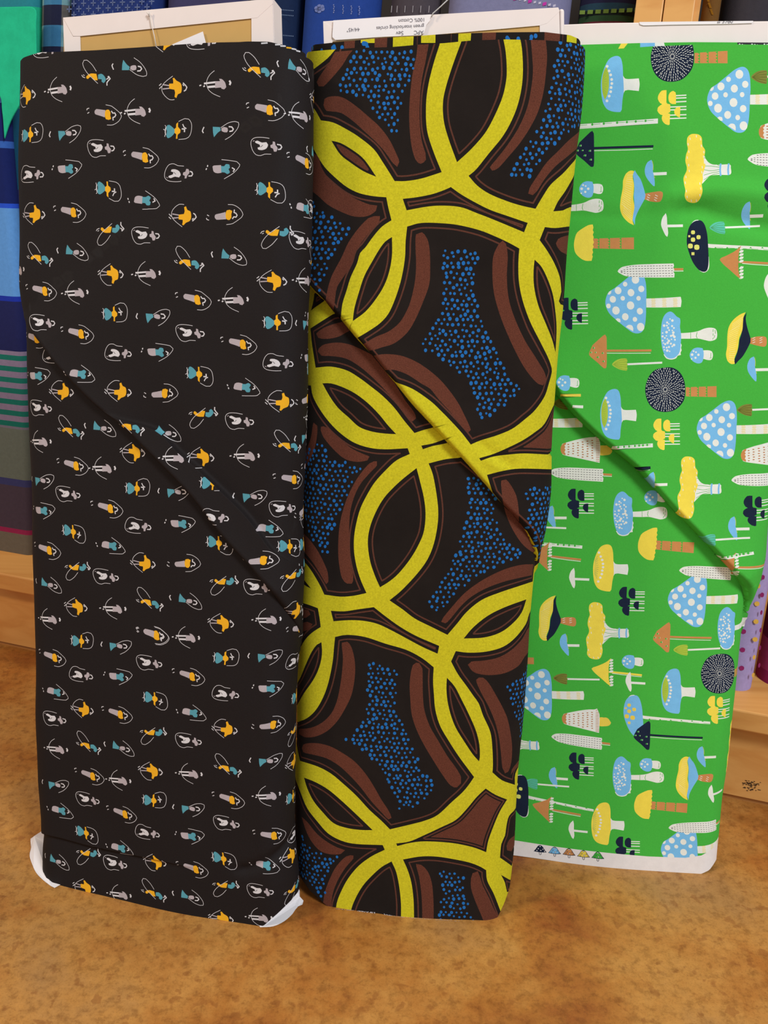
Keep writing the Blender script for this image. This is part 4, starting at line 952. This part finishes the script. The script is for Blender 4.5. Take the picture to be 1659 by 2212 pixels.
# ------------------------------------------------------------------ bolts standing on the shelf
def shelf_bolt(u0, u1, back, bands, label, name='shelf_fabric_bolt', cols=None, depth=0.045, tmax=0.72, motifs=None, curve=None):
    """bands: (height from, colour); cols: (place across, material shift)"""
    root = empty(name, S((u0 + u1) / 2, RB + back + depth / 2, SZ), label, 'fabric bolt', 'fabric bolts standing on the shelf')
    r = min(depth / 2, (u1 - u0) / 2.02); W = (u1 - u0) / 2; F = W - r
    prof = [(F * k / 6.0, 0.0) for k in range(-6, 7)]
    arc = [(F + r * math.sin(a), r * (1 - math.cos(a))) for a in np.linspace(0, math.pi, 14)[1:]]
    prof = [(-x, z) for x, z in arc[::-1]] + prof + arc
    ts = sorted(set([b[0] for b in bands] + list(np.linspace(0, tmax, 12)) + [tmax])); ts = [t for t in ts if 0 <= t <= tmax]
    mats, key = [], {}
    V, Fc, fm = [], [], []
    O = S((u0 + u1) / 2, RB + back, SZ)
    for t in ts:
        for x, z in prof:
            sh_ = curve(t) if curve else 0.0
            V.append(O + SE * (x + sh_) + RU * t + SK * z)
    n = len(prof)
    for i in range(len(ts) - 1):
        tm = (ts[i] + ts[i + 1]) / 2; c = [b[1] for b in bands if b[0] <= tm][-1]
        for j in range(n):
            k = (j + 1) % n
            cc = c
            if isinstance(c, list):
                xm = (prof[j][0] + prof[k][0]) / 2; cc = c[min(len(c) - 1, int((xm + W) / (2 * W) * len(c)))]
            if cc not in key: key[cc] = len(mats); mats.append(cloth(cc, 0.07, 260, 0.3))
            Fc.append((i * n + j, i * n + k, (i + 1) * n + k, (i + 1) * n + j)); fm.append(key[cc])
    Fc.append(tuple(range((len(ts) - 1) * n, len(ts) * n))); fm.append(0)
    o = mesh_obj('wrapped_fabric', V, Fc, mats, root, fm, True)
    if motifs:
        mv, mf, mm, mk = [], [], [], {}
        for pts, c in motifs:
            k = len(mv); q = [S(0, RB + back, SZ) + SE * a + RU * b + RN * 0.0004 for a, b in pts]
            mv += q; mf.append(tuple(range(k, k + len(q))))
            if c not in mk: mk[c] = len(mk)
            mm.append(mk[c])
        mesh_obj('woven_motif', mv, mf, [cloth(c, 0.1, 200) for c in mk], root, mm)
    return root
def T(y, x=20, back=0.0): return row_ut(x, y, back)[1]
def UT(x, y, back=0.0): return row_ut(x, y, back)[0]
# striped bolt, far left
la = [(0, (112, 104, 92)), (T(1150), (150, 40, 84)), (T(1140), (74, 62, 76)), (T(1048), (60, 62, 110)), (T(1033), (104, 112, 104)), (T(925), (118, 114, 132))]
for k, y in enumerate((915, 892, 868, 844, 821, 797, 773)):
    la += [(T(y + 5), (26, 112, 100)), (T(y - 6), (136, 122, 150))]
la += [(T(758), (32, 36, 84)), (T(651), (30, 50, 160)), (T(640), (92, 148, 212)), (T(450), (40, 80, 200)), (T(440), (22, 34, 92)), (T(320), (52, 96, 176)), (T(305), (24, 36, 98)), (T(222), (70, 120, 180))]
AE = sorted([(row_ut(x, y)[1], row_ut(x, y)[0]) for x, y in ((8,230),(12,300),(20,400),(28,500),(37,600),(44,700),(51,760),(58,860),(63,950),(70,1180))])
uA = AE[0][1]
shelf_bolt(uA - 0.17, uA, 0.0, la, 'tall bolt of blue, mauve and green striped cloth at the far left of the shelf', tmax=0.585, depth=0.020,
           curve=lambda t: float(np.interp(t, [a[0] for a in AE], [a[1] for a in AE])) - uA)
# green and teal bolt behind it with a folded flap
BK = 0.024
lb = [(0, (44, 70, 84)), (T(600, 45, BK), (52, 52, 112)), (T(410, 45, BK), (34, 96, 128)), (T(235, 45, BK), (32, 170, 128)), (T(14, 45, BK), (40, 128, 140))]
uB = UT(79, 60, BK)
rb = shelf_bolt(uB - 0.17, uB, BK, lb, 'bright green and teal bolt with a slanting folded flap, between striped and plaid bolts', depth=0.03)
fp = [(-70, 16, 1), (30, 15), (74, 18), (77, 60), (78, 118, 1), (60, 128), (46, 150), (43, 190), (41, 228, 1), (22, 262), (9, 300, 1), (4, 240), (-6, 200), (-70, 150, 1)]
out = smoothpoly(fp, True, 8); NB = 0.004
fv = [on_plane(p[0], p[1], S(0, RB - 0.003, SZ), RN) for p in out]; n = len(fv)
fv2 = [np.array(q) - RN * 0.002 for q in fv]
ff = [tuple(range(n))[::-1], tuple(range(n, 2 * n))] + [(i, (i + 1) % n, n + (i + 1) % n, n + i) for i in range(n)]
flap = mesh_obj('folded_flap', fv + fv2, ff, cloth((36, 186, 140), 0.1, 60), rb); bevel(flap, 0.0008)
# plaid bolt
uc0, uc1 = uB + 0.001, UT(146, 60, 0.02)
dk, lt = [(92, 92, 92), (34, 38, 62), (30, 34, 60), (92, 90, 88)], [(116, 160, 166), (64, 122, 160), (58, 116, 156), (110, 152, 160)]
lc = [(0, dk)]; y = 130
for i, (yy, q) in enumerate(((118, dk), (100, lt), (54, dk), (10, lt), (-30, dk))): lc.append((T(yy, 110, 0.02), q))
shelf_bolt(uc0, uc1, 0.02, lc, 'narrow plaid bolt in navy, grey and light blue, right of the bright green flap', depth=0.036)
# denim blue bolt with woven crosses
ud0, ud1 = uc1 + 0.001, UT(334, 20, 0.01); md = []
for i in range(9):
    for j in range(5):
        cx, cy = 150 + i * 21 + (j % 2) * 10, -4 + j * 12 - i * 0.6
        a, b = row_ut(cx, cy, 0.01); e = 0.0032; wv = 0.0006
        md.append(([(a - e, b - wv), (a + e, b - wv), (a + e, b + wv), (a - e, b + wv)], (96, 110, 150)))
        md.append(([(a - wv, b - e), (a + wv, b - e), (a + wv, b + e), (a - wv, b + e)], (96, 110, 150)))
shelf_bolt(ud0, ud1, 0.01, [(0, (34, 52, 112))], 'denim blue bolt woven with small pale crosses, above the jumping figures bolt', motifs=md)
shelf_bolt(UT(346, 8, 0.01), UT(520, 0, 0.01), 0.01, [(0, (62, 60, 96))], 'dusky purple blue bolt mostly hidden by the cardboard core of the black bolt')
ue0, ue1 = UT(524, 20, 0.015), UT(638, 20, 0.015); me_ = []
for y0 in (21, 32, 76):
    for i in range(9):
        a, b = row_ut(606 + i * 3.4, y0 + i * 0.3, 0.015); me_.append(([(a - .0004, b - .0004), (a + .0004, b - .0004), (a + .0004, b + .0004), (a - .0004, b + .0004)], (120, 140, 170)))
shelf_bolt(ue0, ue1, 0.015, [(0, (24, 40, 72))], 'dark navy bolt with dotted lines, right of the white cardboard core end', motifs=me_)
mf_ = []
for (cx, cy) in ((690, 19), (684, 18), (697, 20), (690, 14), (690, 24), (685, 22), (696, 15)):
    a, b = row_ut(cx, cy, 0.008); mf_.append(([(a + 0.0024 * math.cos(t), b + 0.002 * math.sin(t)) for t in np.linspace(0, 6.283, 10)[:-1]], (112, 124, 176)))
for x in (721, 741, 759, 776):
    for q in range(5):
        a, b = row_ut(x + (q % 2), 11 + (x - 720) * .07 + q * 4, 0.008); mf_.append(([(a - .0005, b - .0006), (a + .0005, b - .0006), (a + .0005, b + .0006), (a - .0005, b + .0006)], (130, 140, 186)))
shelf_bolt(UT(643, 20, 0.008), UT(806, 20, 0.008), 0.008, [(0, (36, 66, 142))], 'royal blue bolt with a pale woven flower and tick marks', motifs=mf_)
mg_ = []
for x in (846, 858, 875, 892, 909, 927):
    a, b = row_ut(x, 20, 0.012); mg_.append(([(a - .0004, b - .003), (a + .0004, b - .003), (a + .0004, b + .003), (a - .0004, b + .003)], (150, 144, 150)))
shelf_bolt(UT(832, 20, 0.012), UT(938, 20, 0.012), 0.012, [(0, (74, 66, 72))], 'charcoal grey bolt with thin pale tick marks, above the white text label', motifs=mg_)
mh_ = []
for i in range(16):
    x = 1040 + i * 10.5; a, b = row_ut(x, -16 + i * 1.9, 0.006)
    pink = i % 3 == 1; e = 0.0017 if pink else 0.0012
    mh_.append(([(a - e, b - e), (a + e, b - e * .6), (a + e, b + e), (a - e, b + e * .6)], (188, 54, 160) if pink else (190, 186, 208)))
shelf_bolt(UT(958, 20, 0.006), UT(1226, 20, 0.006), 0.006, [(0, (124, 124, 158))], 'wide lilac grey bolt with a slanting pink and white ribbon stripe', motifs=mh_)
mi_ = []
for i in range(8):
    a, b = row_ut(1258 + i * 17, 27 - i * 0.8, 0.014); e = 0.0024
    mi_.append(([(a - e, b - e * .7), (a + e, b - e * .7), (a + e, b + e * .7), (a - e, b + e * .7)], (104, 128, 56)))
li = [(0, (96, 34, 48)), (T(46, 1300, .014), (44, 72, 46)), (T(33, 1300, .014), (26, 34, 32)), (T(21, 1300, .014), (38, 66, 84)), (T(6, 1300, .014), (34, 34, 62))]
shelf_bolt(UT(1246, 20, 0.014), row_ut(1372, 20, -0.03)[0] - 0.001, 0.014, li, 'dark bolt banded in teal, black checks and olive green beside the wooden divider', motifs=mi_)
# divider of the shelving
ud = UT(1378, 20, -0.02)
dv = empty('shelf_divider', S(ud + 0.03, 0.1, SZ), 'pale wooden upright dividing the shelving, behind the green toadstool bolt', 'shelf divider')
Pn = lambda x: row_ut(x, 20, -0.03)[0]
for nm, xa, xb in (('divider_panel', 1372, 1432), ('divider_panel', 1434, 1500)):
    v, f = box_geo(S(Pn(xa), RB - 0.03, SZ) , SE * (Pn(xb) - Pn(xa)), SK * 0.25, RU * 0.75); bevel(mesh_obj(nm, v, f, WD, dv), 0.0012)
v, f = box_geo(S(Pn(1500), RB - 0.022, SZ), SE * (Pn(1512) - Pn(1500)), SK * 0.24, RU * 0.75); mesh_obj('edge_strip', v, f, WD, dv)
mj_ = []
for i in range(4):
    for (dx, dy) in ((0, 0), (6, 14), (12, 28)):
        a, b = row_ut(1527 + dx * .7, -8 + dy, 0.0); a2, b2 = row_ut(1527 + dx * .7 + 4, 4 + dy, 0.0); e = .0009
        mj_.append(([(a - e, b), (a + e, b), (a2 + e, b2), (a2 - e, b2)], (186, 130, 36)))
shelf_bolt(UT(1516, 20), UT(1556, 20), 0.0, [(0, (112, 76, 34))], 'narrow gold and brown patterned bolt just right of the wooden divider', depth=0.024, motifs=mj_)
shelf_bolt(UT(1557, 20, 0.004), UT(1557, 20, 0.004) + 0.05, 0.004, [(T(700, 1640), (56, 52, 58))] if False else [(0, (56, 52, 58))], 'dark grey bolt at the top right corner above the green bolt', tmax=0.72)
# lavender bolt with dots, low at the right
uL0, uL1 = UT(1550, 1400, -0.02), UT(1646, 1380, -0.02); ml = []
def sdot(x, y, c, rx=5.2, ry=5.6):
    a, b = row_ut(x, y, -0.02); rx *= 0.00042; ry *= 0.00042
    if a > uL1 - 0.005: rx *= 0.55
    ml.append(([(a + rx * (1 + .12 * (i % 2)) * math.cos(i * .628), b + ry * math.sin(i * .628)) for i in range(10)], c))
for k in range(16): sdot(1627 + k * 2.0, 1458 - k * 38.5, (236, 186, 84))
for k in range(16): sdot(1602 + k * 2.0, 1443 - k * 39.5, (150, 44, 104))
for k in range(16): sdot(1574 + k * 2.0, 1450 - k * 39.5, (236, 186, 84))
for k in range(12): sdot(1640 + k * 1.5, 1437 - k * 38, (150, 44, 104), 4)
shelf_bolt(uL0, uL1, -0.02, [(0, (166, 150, 196))], 'lavender bolt with rows of yellow and magenta dots beside the green bolt', motifs=ml, tmax=0.46, depth=0.03)
uM = UT(1643, 1440, -0.0)
lm = [(0, (150, 40, 92))]
for i in range(14): lm.append((0.012 + i * 0.03, ((176, 62, 112), (120, 28, 74), (196, 92, 136))[i % 3]))
shelf_bolt(max(uM, uL1 + 0.001), uM + 0.13, 0.0, lm, 'magenta striped bolt at the right edge, behind the lavender dotted bolt', tmax=0.42)

# ------------------------------------------------------------------ the three bolts in front
def inner_rim(bolt, line, off, dt=0.02):
    line = np.array(line, float); tt = np.linspace(0.5, 0.78, 560)
    S2, T2 = np.meshgrid(bolt.SS, tt, indexing='ij'); px = proj(bolt.surf(S2, T2, off))
    out = np.full(len(bolt.SS), np.nan); Fl = np.median((bolt.xr - bolt.xl) / 2 - bolt.r) + 1.35 * bolt.r
    for i in range(len(bolt.SS)):
        if abs(bolt.SS[i]) > Fl: continue
        g = px[i, :, 1] - np.interp(px[i, :, 0], line[:, 0], line[:, 1]); k = np.where(np.diff(np.sign(g)) != 0)[0]
        if len(k): q = k[-1]; out[i] = tt[q] + (tt[1] - tt[0]) * g[q] / (g[q] - g[q + 1])
    ok = ~np.isnan(out); return np.interp(bolt.SS, bolt.SS[ok], out[ok])
def face_plane(bolt, z): return bolt.O + bolt.N * z
def on_face(bolt, x, y, z): return on_plane(x, y, face_plane(bolt, z), bolt.N)
def slab(bolt, name, pts, z, thick, mat, parent):
    """a flat piece parallel to the front of a bolt, thick towards the back"""
    a = [on_face(bolt, p[0], p[1], z) for p in pts]; b = [q - bolt.N * thick for q in a]; n = len(a)
    f = [tuple(range(n)), tuple(range(n, 2 * n))[::-1]] + [(i, n + i, n + (i + 1) % n, (i + 1) % n) for i in range(n)]
    o = mesh_obj(name, a + b, f, mat, parent)
    o.data.update(); import bmesh as _bm
    m = _bm.new(); m.from_mesh(o.data); _bm.ops.recalc_face_normals(m, faces=m.faces); m.to_mesh(o.data); m.free()
    return o
def tube(name, P, r, mat, parent):
    P = [np.asarray(p, float) for p in P]; V, Fc = [], []
    for i, p in enumerate(P):
        t = P[min(i + 1, len(P) - 1)] - P[max(i - 1, 0)]; t /= np.linalg.norm(t)
        a = np.cross(t, [0.3, 1, 0.2]); a /= np.linalg.norm(a); b = np.cross(t, a)
        for k in range(6): V.append(p + r * (a * math.cos(k * 1.0472) + b * math.sin(k * 1.0472)))
    for i in range(len(P) - 1):
        for k in range(6): Fc.append((i * 6 + k, i * 6 + (k + 1) % 6, i * 6 + 6 + (k + 1) % 6, i * 6 + 6 + k))
    Fc += [tuple(range(6))[::-1], tuple(range(len(V) - 6, len(V)))]
    return mesh_obj(name, V, Fc, mat, parent, None, True)

GRP = 'upright bolts on the floor'
# --- black bolt
tb_ = empty('fabric_bolt', black.O, 'black cotton bolt printed with tiny skipping children, leftmost on the floor', 'fabric bolt', GRP)
pb.build(black, 'printed_fabric', tb_, MB, lines=[(k1, OFFS), (k2, OFFS), (k3, (-4, -3, -1.5, -.5, 0, .5, 1.5, 3)), (k4, (-5, -3, -1.5, 0, 1.5, 3, 5))])
pr = Print('k'); rim = inner_rim(black, [(20,175),(400,125),(455,95),(534,89.5),(580,90),(616,98),(650,109),(676,128),(682,140)], -0.004)
for i, (x, y, c) in enumerate(((592,93,'w'),(606,96,'w'),(622,100,'y'),(636,103,'w'),(648,108,'w'),(560,90,'w'))):
    q = black.st(x, y + 4) + np.array([0, 0.0015]); pr.stroke(np.array([q, q + [0.004, 0.0004]]), 0.0009, c)
pr.build(black, 'inner_fabric_layer', tb_, MB, t0=rim - 0.03, t1=rim, off=-0.004, smax=0.118, back=False)
zc = -0.014
core = slab(black, 'cardboard_core', [(137, 39), (586, 1), (586, 1000), (143, 1000)], zc, 0.016, CARD, tb_)
slab(black, 'paper_wrap', [(136, 38), (587, -3), (589, 8), (556, 38), (540, 40), (173, 78), (158, 78)], zc + 0.0008, 0.0006, PAPER, core)
slab(black, 'paper_wrap', [(136, 38), (158, 79), (173, 78), (175, 160), (141, 160)], zc + 0.0006, 0.0005, PAPER, core)
slab(black, 'paper_wrap', [(543, 40), (588, -2), (594, 200), (544, 200)], zc + 0.0007, 0.0006, PAPER, core)
e1, e2 = on_face(black, 588, -3, zc), on_face(black, 594, 200, zc)
v, f = box_geo(e2, e1 - e2, -black.N * 0.017, black.X * 0.0007); mesh_obj('paper_wrap', v, f, PAPER, core)
slab(black, 'price_card', [(372, 96), (438, 68), (446, 98), (440, 130), (375, 130)], zc + 0.0016, 0.0004, WHITE, core)
tube('hang_thread', [on_face(black, x, y, zc + 0.002) for x, y in ((321, 29), (324, 34), (327, 52), (333, 76), (338, 104))], 0.00032, THREAD, core)
tube('thread_knot', [on_face(black, x, y, zc + 0.0025) for x, y in ((318, 27), (321, 32), (324, 26), (322, 36))], 0.0005, THREAD, core)
def lining(name, pts, z):
    a = []
    for x, y in pts:
        p = on_face(black, x, y, z); g = on_floor(x, y, 0.0006)
        a.append(p if p[2] > 0.0006 else g)
    b = [q + black.N * -0.0008 for q in a]; n = len(a)
    return mesh_obj(name, a + b, [tuple(range(n)), tuple(range(n, 2 * n))[::-1]] + [(i, n + i, n + (i + 1) % n, (i + 1) % n) for i in range(n)], WHITE, tb_)
lining('paper_lining', smoothpoly([(110,1780,1),(88,1797,1),(74,1806),(66,1812),(67,1830),(64,1848),(70,1868),(78,1885),(92,1900),(110,1914),(118,1918,1),(150,1900,1)], True, 6), -0.036)
lining('paper_lining', smoothpoly([(600,1890,1),(644,1920,1),(647,1926),(647,1938),(655,1947),(653,1954),(644,1958),(638,1965),(632,1974),(614,1990),(590,2001),(562,2003,1),(540,1960,1)], True, 6), -0.036)

# --- middle bolt
tm_ = empty('fabric_bolt', mid.O, 'wax print bolt with yellow interlocking rings and blue dots, middle of the three', 'fabric bolt', GRP)
pm.build(mid, 'printed_fabric', tm_, MM, lines=[(m1, OFFS), (m2, (-5, -3, -1.5, 0, 1.5, 3, 5)), (m3, (-5, -3, -1.5, 0, 1.5, 3, 5))])
pr = Print('k'); rim = inner_rim(mid, [(650,125),(658,107),(681,96),(730,91),(821,82),(900,78),(950,74),(1063,70),(1176,69),(1232,76),(1250,84),(1257,92),(1265,112)], -0.0035)
for x0, x1, c in ((655,664,'b'),(742,768,'b'),(778,822,'y'),(808,838,'b'),(848,895,'y'),(909,940,'y'),(990,1020,'y'),(1042,1074,'b'),(1177,1216,'b'),(1231,1257,'y'),(974,978,'n'),(1028,1031,'n'),(1220,1224,'n'),(900,904,'n')):
    y = 84 if x0 > 950 else 94
    a, b = mid.st(x0, y + 8), mid.st(x1, y + 8); hh = 0.03
    if c == 'y' and x0 in (778, 909): pr.poly([[a[0], a[1] + .004], [b[0], b[1] + .004], [b[0], b[1] + hh], [a[0], a[1] + hh]], c)
    else: pr.poly([[a[0], a[1] - hh], [b[0] - .002, b[1] - hh], [b[0], b[1] + hh], [a[0], a[1] + hh]], c)
for x0, x1, y0, y1 in ((664, 742, 93, 108), (770, 800, 90, 104), (1089, 1161, 71, 88)):
    for i in range(int((x1 - x0) * (y1 - y0) / 330) + 3):
        q = mid.st(rd.uniform(x0, x1), rd.uniform(y0, y1) + 6) + np.array([0, 0.002]); pr.dot(q, 0.0013, 0.0016, 'u', 8)
pr.build(mid, 'inner_fabric_layer', tm_, MM, t0=rim - 0.03, t1=rim, off=-0.0035, smax=0.108, back=False)
# frayed lower edge
fr = []
for i in range(150):
    x = rd.choice([rd.uniform(757, 880), rd.uniform(880, 1000), rd.uniform(725, 760)]); y = np.interp(x, mid.bot_line[:, 0], mid.bot_line[:, 1])
    q = mid.st(x, y - 2.5); fr.append((q, q + [rd.uniform(-.0012, .0012), -0.001 - rd.random() * .0008]))
V, Fc = [], []
for a, b in fr:
    k = len(V); A_, B_ = mid.surf(np.array([a[0], a[0] + .0003, b[0] + .0003, b[0]]), np.array([a[1], a[1], b[1], b[1]]), 0.0006), 0
    A_[:, 2] = np.maximum(A_[:, 2], 0.0004); V += list(A_); Fc.append((k, k + 1, k + 2, k + 3))
mesh_obj('frayed_edge', V, Fc, MM['s'], tm_)
zc = -0.016
core = slab(mid, 'cardboard_core', [(699, 47), (1206, 19), (1130, 1000), (720, 1000)], zc, 0.015, CARD, tm_)
slab(mid, 'paper_wrap', [(698, 46), (960, 30), (1206, 16), (1209, 24), (1182, 50), (1166, 55), (928, 76), (716, 90), (712, 60)], zc + 0.0008, 0.0006, PAPER, core)
slab(mid, 'paper_wrap', [(698, 46), (717, 60), (719, 130), (701, 130)], zc + 0.0010, 0.0006, PAPER, core)
slab(mid, 'paper_wrap', [(1166, 55), (1208, 20), (1211, 130), (1166, 130)], zc + 0.0007, 0.0006, PAPER, core)
e1, e2 = on_face(mid, 1208, 18, zc), on_face(mid, 1209, 200, zc)
v, f = box_geo(e2, e1 - e2, -mid.N * 0.0155, mid.X * 0.0035); bevel(mesh_obj('paper_wrap', v, f, PAPER, core), 0.0015, 3)
lab = slab(mid, 'label', smoothpoly([(720, 44, 1), (830, 37), (933, 31, 1), (929, 44, 1), (921, 54), (919, 62), (916, 71), (908, 76, 1), (820, 80), (724, 86), (718, 80), (719, 62)], True, 8), zc + 0.0022, 0.0004, WHITE, core)
def text_on(bolt, s_, start, end, z, parent, flip, clip_y=None, hscale=1.0):
    """lettering between two photograph points on a plane parallel to the bolt front"""
    a, b = on_face(bolt, *start, z), on_face(bolt, *end, z); d = b - a; L = np.linalg.norm(d); d /= L
    cu = bpy.data.curves.new('lettering', 'FONT'); cu.body = s_; cu.size = 1.0
    to = bpy.data.objects.new('lettering', cu); COL.objects.link(to); bpy.context.view_layer.update()
    me = bpy.data.meshes.new_from_object(to.evaluated_get(bpy.context.evaluated_depsgraph_get())); bpy.data.objects.remove(to)
    V = np.array([v.co[:] for v in me.vertices]); k = L / (V[:, 0].max() - V[:, 0].min())
    up = np.cross(bolt.N, d)
    W3 = [a + d * (v[0] - V[:, 0].min()) * k + up * v[1] * k * hscale for v in V]
    fcs = [tuple(p.vertices) for p in me.polygons]
    if clip_y is not None:
        lim = (bolt.O + bolt.N * z); keepv = [v[1] * 1.0 < clip_y for v in V]
        W3 = [w if kv else a + d * (v[0] - V[:, 0].min()) * k + up * clip_y * k * hscale for w, kv, v in zip(W3, keepv, V)]
    o = mesh_obj('lettering', W3, fcs, INK, parent); bpy.data.meshes.remove(me); return o
zt = zc + 0.0024
text_on(mid, 'APC', (915, 65.5), (894, 66.5), zt, lab, True); text_on(mid, 'Sev', (871, 67), (855, 68), zt, lab, True)
text_on(mid, 'green interlocking circles', (916, 52.5), (813, 57.5), zt, lab, True)
text_on(mid, '100% Cotton', (916, 38.5), (861, 41.5), zt, lab, True); text_on(mid, '44/45"', (777, 59.5), (749, 61), zt, lab, True)
tube('hang_thread', [on_face(mid, x, y, zc + 0.003) for x, y in ((932, 37), (935, 29), (952, 14), (975, -8))], 0.0004, plain('clear_nylon', (190, 190, 190), 0.2), core)

# --- green bolt
tg_ = empty('fabric_bolt', green.O, 'green cotton bolt printed with blue, yellow and navy toadstools, rightmost on the floor', 'fabric bolt', GRP)
pg.build(green, 'printed_fabric', tg_, MG, lines=[(g1l, OFFS), (g2l, (-8, -4, 0, 4, 8)), (g3l, (-8, -4, 0, 4, 8))])
pr = Print('G'); rim = inner_rim(green, [(1190,99),(1262,96.5),(1380,93),(1500,91),(1659,92),(1790,94)], -0.0035)
def rp(pts, c): pr.poly(green.map(pts) + np.array([0, 0.0]), c)
rp([(1336,118),(1358,90),(1346,86),(1328,118)], 'y'); rp([(1385,120),(1385,84),(1417,84),(1417,120)], 'B'); rp([(1417,120),(1417,84),(1436,86),(1440,100),(1432,120)], 'c'); rp([(1596,120),(1596,80),(1680,80),(1680,120)], 'D')
for i in range(26): rp([(1600 + i * 3, 90 + (i * 5) % 9), (1603 + i * 3, 91 + (i * 5) % 9), (1602 + i * 3, 94 + (i * 5) % 9), (1599 + i * 3, 93 + (i * 5) % 9)], 'c')
pr.build(green, 'inner_fabric_layer', tg_, MG, t0=rim - 0.03, t1=rim, off=-0.0035, smax=0.11, back=False)
zc = -0.012
core = slab(green, 'cardboard_core', [(1205, 53), (1300, 49), (1659, 45), (1752, 44), (1620, 1000), (1205, 1000)], zc, 0.016, PAPER, tg_); bevel(core, 0.0008)
lab = slab(green, 'label', [(1381, 47.5), (1627, 45), (1625, 50), (1560, 52), (1450, 53.5), (1390, 55), (1383, 53)], zc + 0.0007, 0.0004, WHITE, core)
text_on(green, '# 3760', (1549, 50), (1583, 49.7), zc + 0.0009, lab, False, clip_y=0.36)
